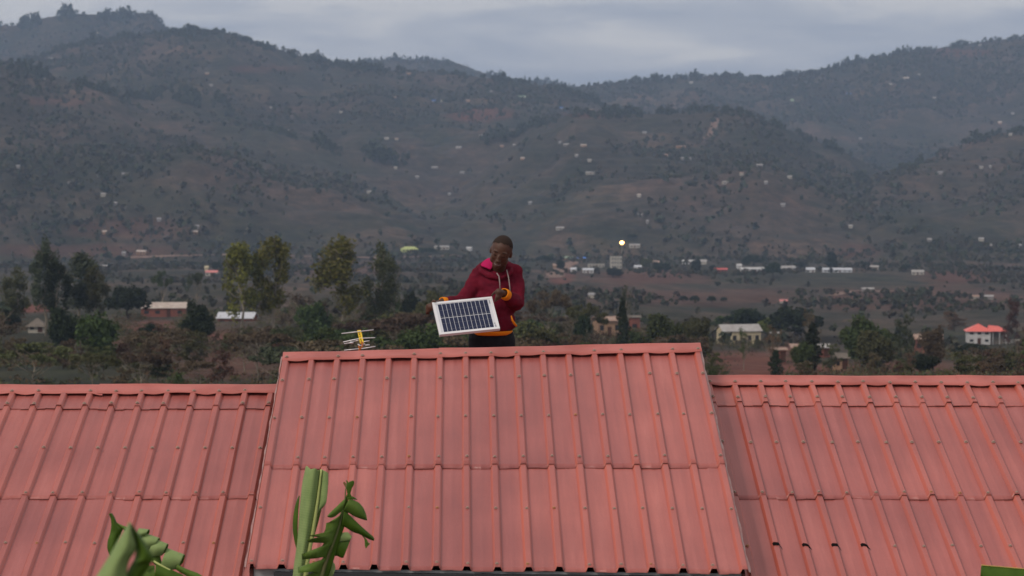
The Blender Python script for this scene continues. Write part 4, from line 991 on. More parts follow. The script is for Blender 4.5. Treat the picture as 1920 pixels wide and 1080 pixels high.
# far village and scattered hillside homesteads
FAR = [ # column, row, width, height, wall, roof, form, zone
 (768, 468, 32, 11, 'lime', 'lime', 'hip', 'B'), (828, 465, 26, 5, 'beige', 'tin', 'gable', 'B'), (880, 467, 9, 5, 'white', 'white', 'gable', 'B'), (652, 484, 10, 4, 'mud', 'rust', 'gable', 'B'),
 (1090, 487, 16, 4, 'beige', 'blue', 'gable', 'V'), (1062, 486, 22, 4, 'mud', 'green', 'gable', 'V'), (1118, 497, 30, 8, 'beige', 'beige', 'flat', 'V'), (1103, 508, 20, 7, 'white', 'bright', 'gable', 'V'), (1196, 502, 13, 7, 'white', 'bright', 'gable', 'V'),
 (1190, 462, 19, 5, 'beige', 'tin', 'gable', 'V'), (1230, 493, 12, 8, 'mud', 'rust', 'gable', 'V'), (1292, 492, 24, 6, 'white', 'white', 'gable', 'V'), (1319, 491, 12, 9, 'beige', 'tin', 'gable', 'V'), (1352, 508, 24, 5, 'brick', 'red', 'gable', 'V'), (1386, 500, 8, 7, 'white', 'white', 'gable', 'V'),
 (1410, 506, 46, 7, 'white', 'white', 'gable', 'V'), (1478, 503, 26, 8, 'white', 'tin', 'gable', 'V'), (1520, 506, 16, 9, 'white', 'bright', 'gable', 'V'), (1570, 507, 54, 7, 'bright', 'bright', 'gable', 'V'), (1640, 503, 15, 5, 'beige', 'tin', 'gable', 'V'), (1722, 511, 22, 8, 'beige', 'tin', 'gable', 'V'), (1076, 508, 10, 5, 'white', 'bright', 'gable', 'V'), (1043, 500, 12, 5, 'mud', 'rust', 'gable', 'V'),
 (397, 514, 22, 5, 'beige', 'pink', 'gable', 'F'), (387, 504, 6, 7, 'cream', 'cream', 'gable', 'F'), (194, 503, 12, 4, 'beige', 'tin', 'gable', 'F'), (1628, 545, 13, 3, 'white', 'tin', 'gable', 'G'), (1828, 560, 9, 3, 'beige', 'rust', 'gable', 'G'), (1855, 560, 10, 3, 'white', 'tin', 'gable', 'G'), (1110, 557, 6, 3, 'beige', 'bright', 'gable', 'G'), (1470, 568, 8, 4, 'beige', 'pink', 'gable', 'G'),
 (265, 474, 22, 5, 'mud', 'ctin', 'gable', 'A'), (232, 478, 8, 3, 'white', 'white', 'gable', 'A'), (98, 111, 11, 4, 'white', 'bright', 'gable', 'L'), (397, 161, 9, 4, 'white', 'bright', 'gable', 'L'), (390, 139, 9, 3, 'mud', 'tin', 'gable', 'L'), (510, 203, 9, 3, 'beige', 'tin', 'gable', 'L'), (538, 246, 12, 3, 'beige', 'tin', 'gable', 'L'), (187, 63, 7, 3, 'cream', 'cream', 'gable', 'L'),
 (235, 328, 15, 4, 'white', 'bright', 'gable', 'A'), (134, 345, 14, 4, 'white', 'tin', 'gable', 'A'), (150, 348, 12, 3, 'beige', 'tin', 'gable', 'A'), (185, 330, 5, 3, 'white', 'bright', 'gable', 'A'), (35, 314, 8, 3, 'white', 'bright', 'gable', 'A'), (193, 367, 12, 3, 'beige', 'tin', 'gable', 'A'), (216, 384, 9, 3, 'white', 'tin', 'gable', 'A'), (298, 413, 10, 4, 'white', 'bright', 'gable', 'A'), (370, 427, 8, 4, 'white', 'bright', 'gable', 'A'), (365, 437, 14, 4, 'mud', 'ctin', 'gable', 'A'), (196, 437, 9, 4, 'mud', 'ctin', 'gable', 'A'), (85, 148, 6, 3, 'beige', 'tin', 'gable', 'A'), (692, 361, 9, 3, 'beige', 'tin', 'gable', 'A'),
 (815, 190, 12, 4, 'beige', 'blue', 'gable', 'M'), (832, 190, 14, 3, 'beige', 'tin', 'gable', 'M'), (878, 190, 10, 3, 'mud', 'rust', 'gable', 'M'), (945, 184, 17, 4, 'white', 'tin', 'gable', 'M'), (921, 172, 6, 3, 'white', 'bright', 'gable', 'M'), (740, 184, 9, 3, 'mud', 'rust', 'gable', 'M'), (768, 139, 12, 3, 'mud', 'rust', 'gable', 'M'), (678, 134, 7, 3, 'cream', 'cream', 'gable', 'M'), (725, 260, 11, 4, 'beige', 'tin', 'gable', 'M'), (744, 262, 8, 3, 'beige', 'rust', 'gable', 'M'), (860, 277, 13, 4, 'white', 'tin', 'gable', 'M'), (742, 315, 7, 3, 'beige', 'tin', 'gable', 'M'), (815, 315, 14, 3, 'white', 'tin', 'gable', 'M'), (867, 324, 10, 4, 'white', 'bright', 'gable', 'M'), (782, 332, 8, 4, 'white', 'tin', 'gable', 'M'), (843, 364, 6, 4, 'white', 'bright', 'gable', 'M'), (902, 255, 8, 4, 'white', 'bright', 'gable', 'M'), (640, 211, 7, 3, 'beige', 'tin', 'gable', 'M'), (941, 275, 8, 3, 'mud', 'rust', 'gable', 'M'),
 (979, 182, 16, 4, 'beige', 'green', 'gable', 'C'), (1053, 203, 10, 4, 'beige', 'blue', 'gable', 'C'), (994, 206, 8, 3, 'mud', 'ctin', 'gable', 'C'), (1006, 205, 10, 3, 'mud', 'ctin', 'gable', 'C'), (1106, 207, 20, 4, 'mud', 'rust', 'gable', 'C'), (1208, 249, 10, 4, 'white', 'bright', 'gable', 'C'), (1062, 272, 14, 4, 'white', 'tin', 'gable', 'C'), (1094, 274, 14, 3, 'mud', 'ctin', 'gable', 'C'), (1050, 268, 6, 4, 'white', 'bright', 'gable', 'C'), (1107, 326, 22, 4, 'beige', 'tin', 'gable', 'C'), (1290, 298, 14, 5, 'white', 'bright', 'gable', 'C'), (1279, 298, 7, 4, 'white', 'bright', 'gable', 'C'), (1242, 292, 24, 4, 'mud', 'rust', 'gable', 'C'), (1276, 276, 22, 3, 'mud', 'rust', 'gable', 'C'), (1081, 293, 7, 3, 'white', 'tin', 'gable', 'C'), (1105, 302, 8, 3, 'beige', 'tin', 'gable', 'C'), (980, 298, 9, 3, 'mud', 'ctin', 'gable', 'C'), (964, 273, 6, 3, 'white', 'tin', 'gable', 'C'),
 (1424, 311, 14, 4, 'white', 'tin', 'gable', 'C'), (1468, 385, 10, 5, 'white', 'bright', 'gable', 'C'), (1360, 343, 14, 4, 'beige', 'tin', 'gable', 'C'), (1436, 343, 7, 4, 'white', 'tin', 'gable', 'C'), (1480, 333, 10, 3, 'beige', 'tin', 'gable', 'C'), (1390, 327, 7, 3, 'beige', 'rust', 'gable', 'C'), (1200, 404, 11, 5, 'white', 'tin', 'gable', 'C'), (1214, 417, 5, 3, 'white', 'bright', 'gable', 'C'), (1198, 368, 7, 3, 'beige', 'ctin', 'gable', 'C'), (994, 381, 8, 4, 'white', 'bright', 'gable', 'C'), (1050, 430, 18, 3, 'beige', 'tin', 'gable', 'C'), (1595, 426, 9, 3, 'beige', 'tin', 'gable', 'C'), (1743, 452, 10, 3, 'white', 'tin', 'gable', 'C'), (1858, 463, 5, 3, 'white', 'tin', 'gable', 'C'),
 (1835, 86, 9, 4, 'white', 'bright', 'gable', 'R'), (1697, 148, 14, 5, 'white', 'ctin', 'gable', 'R'), (1721, 141, 5, 5, 'white', 'bright', 'gable', 'R'), (1590, 177, 11, 5, 'bright', 'blue', 'gable', 'R'), (1668, 159, 8, 3, 'beige', 'tin', 'gable', 'R'), (1484, 188, 8, 4, 'green', 'green', 'gable', 'R'), (1295, 155, 9, 4, 'beige', 'tin', 'gable', 'R'), (1750, 184, 7, 3, 'beige', 'tin', 'gable', 'R'), (1897, 213, 8, 4, 'white', 'bright', 'gable', 'R'), (1873, 230, 9, 5, 'mud', 'ctin', 'gable', 'R'), (1612, 260, 7, 4, 'white', 'bright', 'gable', 'R'), (1727, 273, 6, 4, 'white', 'tin', 'gable', 'R'),
 (1762, 325, 12, 4, 'white', 'bright', 'gable', 'N'), (1838, 314, 8, 4, 'beige', 'tin', 'gable', 'N'), (1856, 314, 6, 4, 'white', 'tin', 'gable', 'N'), (1893, 253, 8, 3, 'beige', 'tin', 'gable', 'N'), (1840, 451, 12, 3, 'beige', 'tin', 'gable', 'N'), (1912, 462, 8, 5, 'white', 'bright', 'gable', 'N')]
ZN = dict(B='houses along the road at the left hill foot', V='village buildings right of the street lamp hill foot', F='houses on the flats beyond the left trees', G='tiny houses on the fields across the valley', A='homesteads on the left front slope', L='homesteads high on the upper left ridge', M='homesteads on the middle slope left of the central hill', C='homesteads on the central hill', R='homesteads on the far right ridge', N='homesteads on the near right spur')
PL = dict(B='beside the left hill foot road', V='in the lamp-lit village', F='on the flats beyond the left trees', G='on the fields across the valley', A='on the left front slope', L='on the upper left ridge', M='on the middle slope', C='on the central hill', R='on the far right ridge', N='on the near right spur')
WD = dict(lime='yellow green', beige='beige', white='white', mud='mud', brick='brick', bright='bright white', cream='cream', green='pale green')
RD = dict(lime='green hip', tin='grey tin', white='white', blue='blue', green='pale green', beige='flat', bright='shiny tin', rust='rusty', red='brick red', pink='pink red', cream='cream', ctin='dusty tin')
ORD = ['the leftmost', 'second from the left', 'third from the left', 'fourth from the left', 'fifth from the left', 'sixth from the left', 'seventh from the left', 'eighth from the left', 'ninth from the left', 'tenth from the left', 'eleventh from the left', 'twelfth from the left']
from collections import defaultdict
cl_ = defaultdict(list)
for q in FAR: cl_[(q[7], q[4], q[5])].append(q)
mn = random.Random(2)
for q in FAR:
    px, row, wp, hp, wall, roof, form, zone = q
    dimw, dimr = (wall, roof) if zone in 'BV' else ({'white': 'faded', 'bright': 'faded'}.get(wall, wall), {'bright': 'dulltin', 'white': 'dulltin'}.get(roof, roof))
    fam = sorted(cl_[(zone, wall, roof)]); sz = 'long ' if wp > 18 else 'tiny ' if wp < 8 else 'small '
    if wall == roof: core = '%s%s house ' % (sz, WD[wall])
    else: core = '%s%s house with %s roof ' % (sz, WD[wall], RD[roof])
    lb = core + PL[zone]
    if len(fam) > 1: lb = core.replace(sz, '', 1).strip() + ' ' + PL[zone] + ', ' + ORD[fam.index(q)]
    x, y, z = hit(px, row + hp * .5, 640 if row > 450 else 1500)
    w_ = wp / F * y * (1.7 if zone == 'G' else 1 if zone in 'BVF' else .78); h_ = hp / F * y * .58; dd = min(max(4.0, w_ * .5), 7.5)
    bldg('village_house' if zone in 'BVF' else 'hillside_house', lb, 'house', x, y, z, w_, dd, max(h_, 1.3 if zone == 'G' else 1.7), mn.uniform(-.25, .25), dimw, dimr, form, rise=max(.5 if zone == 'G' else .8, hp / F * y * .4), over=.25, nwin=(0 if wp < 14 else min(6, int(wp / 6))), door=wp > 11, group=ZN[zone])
x, y, z = hit(1155, 503, 800)
bldg('apartment_block', 'beige three storey block standing in the village below the street lamp', 'building', x, y, z, 20 / F * y, 6, 21 / F * y, .1, 'beige', 'beige', 'flat', nwin=4, storeys=3, door=False, over=.1)
# the one lit lamp
x, y, z = hit(1166, 478, 800)
lampz = (HOR - 455) / F * y
lp = empty('street_lamp', (x, y, z - .3)); tag(lp, 'tall street lamp glowing warm orange white above the village', 'street lamp')
hl = lampz - z + .3
b = MB(); b.tube([(0, 0, 0), (0, 0, hl * .6), (0, 0, hl)], [.16, .12, .08], 8); b.tube([(0, 0, hl), (0, -.5, hl + .25), (0, -1.3, hl + .3)], [.07, .06, .05], 6); b.build('pole', BM['tin'], lp)
b = MB(); b.box((0, -1.6, hl + .32), (1.1, 1.2, .22)); b.build('lamp_head', BM['dark'], lp)
M_glow = mat('lamp_glow', (.9, .6, .3)); bsdf(M_glow).inputs['Emission Color'].default_value = (1, .50, .17, 1); bsdf(M_glow).inputs['Emission Strength'].default_value = 9
b = MB(); b.ball((0, -1.9, hl + .12), (1.6, 1.2, 1.3), sub=2); b.build('lamp_glass', M_glow, lp)
# village shade trees near the white buildings
for (px, row, top, wd, kd, cl) in ((1022, 492, 476, 34, 'dome', 'dark'), (1050, 508, 484, 22, 'round', 'dark'), (1150, 520, 500, 44, 'round', 'dark'), (1212, 505, 480, 26, 'round', 'olive'), (1240, 512, 488, 44, 'dome', 'dark'), (1306, 512, 482, 26, 'round', 'dark'), (1336, 508, 494, 16, 'round', 'dark'), (1412, 498, 474, 44, 'dome', 'dark'), (1450, 520, 486, 36, 'dome', 'dark'), (1502, 504, 488, 18, 'round', 'dark'), (1560, 502, 472, 26, 'column', 'dark'), (1625, 506, 488, 18, 'round', 'dark'), (1700, 508, 492, 26, 'dome', 'dark'), (1186, 446, 438, 24, 'dome', 'dark'), (985, 512, 496, 26, 'round', 'grey'), (1282, 566, 552, 20, 'dome', 'dark'), (1303, 568, 550, 20, 'dome', 'dark'), (1335, 568, 552, 20, 'dome', 'dark'), (1358, 566, 554, 14, 'dome', 'dark'), (405, 508, 486, 22, 'dome', 'dark'), (225, 492, 476, 24, 'dome', 'dark'), (715, 484, 458, 30, 'dome', 'dark'), (800, 478, 462, 50, 'dome', 'dark')):
    x, y, z = hit(px, row, 640); h = (row - top) / F * y
    tree(kd, cl, int(px) % 5, x, y, h, (wd / F * y) / ({'dome': 1.2, 'round': .82, 'column': .32}[kd] * h), 'dark tree standing among the small houses across the valley', 'tree', 'shade trees of the far village', 'shade_tree', z=z)
# ------------------------------------------------------------------ the man, his panel, the aerial
PY = 19.2
def pm(px, py, f=0.0): return at(px, py, PY - f)       # f metres nearer than his own depth
M_skin = mat('dark_skin', (.078, .037, .024), .55, .35); 
M_hair = mat('cropped_hair', (.028, .0175, .0135), .85, .2)
M_hood = mat('maroon_cloth', (.155, .011, .026), .92, .12, (9, (.09, .007, .018)))
bump(M_hood, noise_fac(M_hood, 220, 3), .25, .002)
M_orange = mat('orange_cloth', (.80, .25, .015), .9, .1); M_pink = mat('pink_lining', (.46, .015, .10), .9, .1)
M_trs = mat('black_trousers', (.010, .011, .014), .9, .15, (12, (.016, .017, .021))); M_cord = mat('grey_cord', (.30, .25, .24), .9, .1)
M_lip = mat('lip', (.075, .028, .024), .5, .4); M_eye = mat('eye', (.02, .011, .009), .9, .1); M_teeth = mat('teeth', (.30, .26, .23), .4, .5)

# head: axis from chin to crown leans right, face turned down and a little to the left of the picture
hc = pm(939.5, 472, .12)
ax = (at(944, 443, PY - .19) - at(930, 504, PY - .085)).normalized()
Hr = Vector((1, -.16, -.05)); Hr = (Hr - ax * Hr.dot(ax)).normalized(); Hf = ax.cross(Hr).normalized()
if Hf.y > 0: Hf = -Hf
HM = Matrix((Hr, -Hf, ax)).transposed()                 # local: x right in view, y backwards, z crown
HM4 = Matrix.Translation(hc) @ HM.to_4x4()
def hp(x, y, z): return HM4 @ Vector((x, y, z))
def hb_(mb, c, r, rot=None, sub=3):
    M = HM @ (rot if rot is not None else Matrix.Identity(3)); mb.ball(hp(*c), r, M, sub)

sh_l, sh_r = pm(900, 519, -.02), pm(963, 513, -.02)      # shoulders as seen
el_l, el_r = pm(868, 568, .02), pm(969, 567, .06)
wr_l, wr_r = pm(830, 565, .20), pm(946, 551, .25)
hand_l, hand_r = pm(818, 569, .235), pm(931.5, 557.5, .285)
neck0, neck1 = pm(935, 512, -.01), hp(0, .015, -.075)
pelv = pm(922, 634, -.02); chest = pm(931, 545, -.01); waist = pm(926, 600, 0)
roofz = lambda x, y: RC.R0.z + (RC.R1.z - RC.R0.z) * ((x - RC.R0.x) / (RC.R1.x - RC.R0.x)) - (y - 17.8) * (-RC.down.z / -RC.down.y if RC.down.y else .34) 
def back_z(x, y):
    t = (x - RC.R0.x) / (RC.R1.x - RC.R0.x); p = RC.R0.lerp(RC.R1, t); w_ = (y - p.y) / RC.back.y
    return (p + RC.back * w_).z + RH
kn_l, kn_r = [Vector((p.x, 19.13, back_z(p.x, 19.13) + .062)) for p in (pm(905, 650), pm(944, 650))]
an_l, an_r = [Vector((p.x + dx, 19.50, back_z(p.x, 19.50) + .045)) for p, dx in ((kn_l, -.02), (kn_r, .03))]
toe_l, toe_r = [Vector((p.x, 19.66, back_z(p.x, 19.66) + .035)) for p in (an_l, an_r)]
hip_l, hip_r = pelv + Vector((-.070, 0, -.03)), pelv + Vector((.070, 0, -.03))

body = MB()
hb_(body, (0, .012, .028), (.0755, .094, .088)); hb_(body, (0, -.022, -.004), (.066, .066, .078)); hb_(body, (0, -.036, -.062), (.042, .045, .046)); hb_(body, (0, -.055, -.092), (.024, .022, .018))
for s_ in (-1, 1):
    hb_(body, (s_ * .034, -.052, -.022), (.026, .024, .026)); hb_(body, (s_ * .073, .012, -.008), (.011, .022, .031)); hb_(body, (s_ * .028, -.074, .028), (.030, .010, .007)); hb_(body, (s_ * .012, -.094, -.033), (.010, .010, .008))
    hb_(body, (s_ * .030, -.076, .008), (.015, .008, .009))
    hb_(body, (s_ * .045, -.02, -.056), (.022, .04, .03))
hb_(body, (0, -.092, -.012), (.011, .014, .026)); hb_(body, (0, -.103, -.030), (.013, .013, .011)); hb_(body, (0, -.085, -.055), (.025, .014, .012)); hb_(body, (0, -.084, -.070), (.022, .012, .008))
body.chain([neck1, neck0, chest], [.050, .052, .09])
for (a, b_, c) in ((sh_l, el_l, wr_l), (sh_r, el_r, wr_r)):
    body.chain([chest.lerp(a, .4), a], [.08, .055]); body.chain([a, b_, b_.lerp(c, .35), c], [.050, .038, .037, .024])
body.chain([chest, waist, pelv], [.115, .10, .115])
for (h_, k_, a_, t_) in ((hip_l, kn_l, an_l, toe_l), (hip_r, kn_r, an_r, toe_r)):
    body.chain([h_, k_, k_.lerp(a_, .35), a_, t_], [.078, .052, .05, .036, .026])
# hands: palm plus four bent fingers and a thumb closed on the panel's edge
def hand(wrist, palm, knuck_dir, finger_dirs, thumb, w=.026):
    body.cap(wrist, .022, palm, .027)
    n = len(finger_dirs)
    for i, (off, p1, p2, p3, r_) in enumerate(finger_dirs):
        body.chain([palm + off * .5, palm + off, palm + off + p1, palm + off + p1 + p2, palm + off + p1 + p2 + p3], [r_ * 1.25, r_ * 1.1, r_, r_ * .9, r_ * .75])
    body.chain(thumb[0], thumb[1])
V3 = Vector
# panel geometry first: the hands close on it
PTL, PTR, PBR, PBL = at(810, 567.5, 18.93), at(922.2, 556.2, 19.0), at(942.3, 617.6, 18.755), at(826.7, 627.6, 18.685)
pu = (PTR - PTL); pv = (PBL - PTL); pv = pv - pu * (pv.dot(pu) / pu.dot(pu)); pn = pu.cross(pv).normalized()
if pn.y > 0: pn = -pn
U, Vv = pu.normalized(), pv.normalized(); PW, PHt = pu.length, pv.length
cl = PTL + Vv * .03      # where the left hand grips: left edge near the top corner
fl = []
for i in range(4):       # fingers reach round behind the frame and show at its outer edge
    off = V3((-.012, .0, .016 - .015 * i)); 
    fl.append((off, -U * .018 - pn * .002, -U * .006 - pn * .022, U * .022 - pn * .008, .0085 - .0006 * i))
hand_l = PTL - U * .006 - pn * .030 + Vv * .012
hand(wr_l, hand_l, None, fl, ([hand_l + V3((.0, 0, .018)), PTL + U * .012 + pn * .004 - Vv * .014, PTL + U * .024 + pn * .014 + Vv * .006], [.012, .010, .008]))
fr = []
hand_r = at(935.5, 547.5, 18.90)
for i in range(4):
    off = V3((-.014 + .012 * i, -.010 + .004 * i, -.020 + .004 * i))
    fr.append((off, V3((-.006, -.006, -.018)), V3((-.004, .008, -.020 + .002 * i)), V3((-.006, .016, -.010)), .0092 - .0005 * i))
hand(wr_r, hand_r, None, fr, ([hand_r + V3((-.01, 0, .010)), at(927, 549, 18.92), at(922.5, 553.5, 18.95)], [.012, .010, .0085]))
for p in (PTL,): pass
person = remeshed('person', body, .005, M_skin, None, 5)
tag(person, 'man with cropped hair in maroon hoodie kneeling behind the ridge, holding a solar panel', 'person')

# hair cap, eyes, mouth
hm = MB(); hb_(hm, (0, .0135, .029), (.0768, .0955, .0885), sub=4)
bm = hm.bm
cut = [v for v in bm.verts if (lambda q: q.z < .040 + max(0, -q.y) * .80 - (.02 if q.y > .02 else 0) - max(0, q.y) * .8)(HM4.inverted() @ v.co)]
bmesh.ops.delete(bm, geom=cut, context='VERTS'); hm.build('hair', M_hair, person, True)
for s_ in (-1, 1):
    e = MB(); hb_(e, (s_ * .030, -.0825, .003), (.0135, .004, .0020)); e.build('eye', M_eye, person, True)
    e = MB(); e.tube([hp(s_ * .014, -.0855, .030), hp(s_ * .030, -.0855, .035), hp(s_ * .046, -.076, .030)], [.0018, .0024, .0014], 8); e.build('eyebrow', M_hair, person, True)
m_ = MB(); m_.tube([hp(-.025, -.084, -.060), hp(-.012, -.097, -.0625), hp(.012, -.097, -.0625), hp(.025, -.084, -.060)], [.0010, .0018, .0018, .0010], 8); m_.build('teeth', M_teeth, person, True)
m_ = MB(); m_.tube([hp(-.027, -.083, -.067), hp(-.012, -.0955, -.0705), hp(.012, -.0955, -.0705), hp(.027, -.083, -.067)], [.003, .0062, .0062, .003], 8)
m_.tube([hp(-.027, -.083, -.056), hp(-.010, -.098, -.0555), hp(.010, -.098, -.0555), hp(.027, -.083, -.056)], [.0025, .0045, .0045, .0025], 8); m_.build('lips', M_lip, person, True)

# hoodie: body and sleeves as one loose skin with folds
hd = MB()
hd.chain([pm(932, 522, -.02), pm(931, 548, 0), pm(928, 580, .0), pm(926, 608, 0)], [.10, .118, .122, .128])
hd.ball(pm(931, 535, -.01), (.165, .115, .12)); hd.ball(pm(930, 565, 0), (.160, .125, .15)); hd.ball(pm(927.5, 601, 0), (.152, .13, .085)); hd.ball(pm(932, 609, .0), (.138, .128, .06))
hd.chain([pm(915, 513, -.02), sh_l, pm(884, 543, .0), el_l + V3((0, 0, .004))], [.072, .070, .064, .058]); hd.chain([el_l, el_l.lerp(wr_l, .5), el_l.lerp(wr_l, .82)], [.058, .046, .032])
hd.chain([pm(950, 509, -.02), sh_r, pm(969, 540, .01), el_r], [.070, .066, .060, .058]); hd.chain([el_r, el_r.lerp(wr_r, .45), el_r.lerp(wr_r, .80)], [.060, .052, .038])
def folds(p):
    q = V3((float(p[0]), float(p[1]), float(p[2])))
    n1 = mnoise.noise(V3((q.x * 9, q.y * 9, q.z * 20 + q.x * 14))); n2 = mnoise.noise(V3((q.x * 30 + 5, q.y * 20, q.z * 44)))
    return .0095 * n1 + .0035 * n2
hoodie = remeshed('hoodie', hd, .0065, M_hood, person, 3, folds)
# rolled collar hood lying round the neck, its pink lining showing on the left
def band(name, m_mat, path, parent, n=10, flat=1.0):
    b = MB(); b.tube([p for p, r_ in path], [r_ for p, r_ in path], 12, flat); return b.build(name, m_mat, parent, True)
hood = MB()
hood.chain([pm(959, 505, .02), pm(953, 500, -.06), pm(936, 497, -.12), pm(914, 497, -.09), pm(901, 504, -.02), pm(905, 511, .05), pm(918, 517, .09), pm(932, 522, .105)], [.022, .036, .046, .046, .034, .026, .022, .015])
hood.chain([pm(959, 505, .02), pm(957, 511, .07), pm(948, 517, .10), pm(938, 522, .105)], [.022, .022, .019, .014])
hood = remeshed('hood', hood, .006, M_hood, hoodie, 3, folds)
# lining: curved sheet on the inside of the hood
rows = [[pm(900, 499, .03), pm(906, 491, -.01), pm(914, 485.5, -.04), pm(921, 484, -.05)], [pm(907, 500, .055), pm(911, 494, .02), pm(917, 489, -.01), pm(922, 487, -.03)], [pm(914, 502.5, .075), pm(917, 499, .05), pm(920, 494, .02), pm(924, 491, -.0)], [pm(920.5, 506, .08), pm(922, 503, .06), pm(923.5, 499, .04), pm(925, 495, .02)]]
def sheet(name, rows, m_mat, parent, th=.006, sub=2, smooth=True):
    V = [tuple(p) for r_ in rows for p in r_]; m = len(rows[0]); Fc = [(i * m + j, i * m + j + 1, (i + 1) * m + j + 1, (i + 1) * m + j) for i in range(len(rows) - 1) for j in range(m - 1)]
    o = link(name, np_mesh(name, V, Fc, m_mat, smooth), None, parent)
    if sub: s_ = o.modifiers.new('s', 'SUBSURF'); s_.levels = s_.render_levels = sub
    s_ = o.modifiers.new('t', 'SOLIDIFY'); s_.thickness = th; s_.offset = 0
    return o
sheet('lining', rows, M_pink, hood, .012)
for pts in (((931.5, 512, .13), (935.5, 518, .150), (937, 530, .158), (937.5, 541, .165)), ((950, 506, .115), (953.5, 520, .135), (955.5, 535, .140), (957, 549, .15))):
    band('drawstring', M_cord, [(pm(*p), .0042) for p in pts], hoodie)
# knitted waistband and cuffs in orange
wbm = MB()
ring = lambda c, rx, ry, n=28, a0=0, a1=2 * math.pi: [c + V3((rx * math.cos(a0 + (a1 - a0) * i / n), ry * math.sin(a0 + (a1 - a0) * i / n), 0)) for i in range(n + 1)]
c0, c1 = pm(924, 619.5, 0), pm(922.5, 627, 0)
ra = ring(c0, .142, .132); rb = ring(c1, .122, .118); rm = ring((c0 + c1) / 2, .139, .130)
sheet('waistband', [ra, rm, rb], M_orange, hoodie, .008, 1)
def cuff(a, b, ra_, rb_):
    t = (b - a).normalized(); u = t.orthogonal().normalized(); w_ = t.cross(u)
    rws = [[a.lerp(b, f) + (u * math.cos(2 * math.pi * i / 18) + w_ * math.sin(2 * math.pi * i / 18)) * (ra_ + (rb_ - ra_) * f + (.003 if f == .5 else 0)) for i in range(19)] for f in (0, .5, 1)]
    sheet('cuff', rws, M_orange, hoodie, .006, 1)
cuff(el_r.lerp(wr_r, .83), el_r.lerp(wr_r, 1.08), .038, .034); cuff(el_l.lerp(wr_l, .84), el_l.lerp(wr_l, 1.05), .029, .026)
band('pocket_trim', M_orange, [(pm(958.5, 592, .118), .004), (pm(960.5, 600, .116), .007), (pm(964.5, 607, .10), .009), (pm(968, 611, .07), .008)], hoodie)
# trousers and shoes
tr = MB(); tr.ball(pelv + V3((0, 0, -.02)), (.140, .128, .15))
for (h_, k_, a_) in ((hip_l, kn_l, an_l), (hip_r, kn_r, an_r)):
    tr.chain([h_ + V3((0, 0, .02)), h_.lerp(k_, .5), k_, a_], [.100, .092, .064, .048])
remeshed('trousers', tr, .007, M_trs, person, 3, lambda p: .4 * folds(p))
M_shoe = mat('dark_shoe', (.03, .03, .032), .6, .3)
for a_, t_ in ((an_l, toe_l), (an_r, toe_r)):
    s_ = MB(); s_.chain([a_ + V3((0, .01, 0)), t_ + V3((0, .02, 0))], [.044, .036]); s_.build('shoe', M_shoe, person, True)

# ------------------------------------------------------------------ solar panel
M_frame = mat('white_aluminium', (.72, .72, .73), .38, .5); M_back = mat('white_backing', (.62, .63, .66), .5, .4)
M_cell = mat('blue_silicon', (.006, .011, .040), .3, .4, (60, (.010, .017, .058)))
M_lab = mat('label_grey', (.25, .26, .28), .6, .3)
pan = empty('solar_panel', tuple(PTL)); pinv = Matrix.Translation(-PTL)
tag(pan, 'small framed solar panel with dark blue cells held tilted in both hands', 'solar panel')
def PP(u, v, h=0): return PTL + U * (u * PW) + Vv * (v * PHt) + pn * h
def pbox(b, u0, u1, v0, v1, h0, h1): b.prism([PP(u0, v0, h0), PP(u1, v0, h0), PP(u1, v1, h0), PP(u0, v1, h0)], pn * (h1 - h0))
def pbuild(b, name, m_, parent):
    o = b.build(name, m_, parent)
    if parent is pan: o.matrix_parent_inverse = pinv
    return o
b = MB(); fu, fv = .020 / PW, .020 / PHt
pbox(b, 0, 1, 0, fv, -.020, .003); pbox(b, 0, 1, 1 - fv, 1, -.020, .003); pbox(b, 0, fu, fv, 1 - fv, -.020, .003); pbox(b, 1 - fu, 1, fv, 1 - fv, -.020, .003)
frm = pbuild(b, 'frame', M_frame, pan); bv = frm.modifiers.new('b', 'BEVEL'); bv.width = .0012; bv.segments = 2
b = MB(); pbox(b, fu, 1 - fu, fv, 1 - fv, -.006, -.002); pbuild(b, 'backing', M_back, pan)
b = MB()
u0, u1, v0, v1 = .080, .912, .070, .935; n = 12
for i in range(n):
    a = u0 + (u1 - u0) * i / n + .0045; c = u0 + (u1 - u0) * (i + 1) / n - .0045
    for hh_ in (0, 1):
        va_ = v0 + (v1 - v0) * (.5 * hh_) + .006; vb_ = v0 + (v1 - v0) * (.5 * hh_ + .5) - .006
        cuts = [0, .44, .9, 1.0] if hh_ == 0 else [0, .38, .80, 1.0]
        for q in range(3):
            pbox(b, a, c, va_ + (vb_ - va_) * cuts[q] + .0045, va_ + (vb_ - va_) * cuts[q + 1] - .0045, -.002, .0004)
pbuild(b, 'cells', M_cell, pan)
for q in ((.935, .948, .10, .2), (.93, .945, .80, .83), (.935, .95, .86, .92)):
    b = MB(); pbox(b, *q, -.002, .0002); pbuild(b, 'label', M_lab, pan)

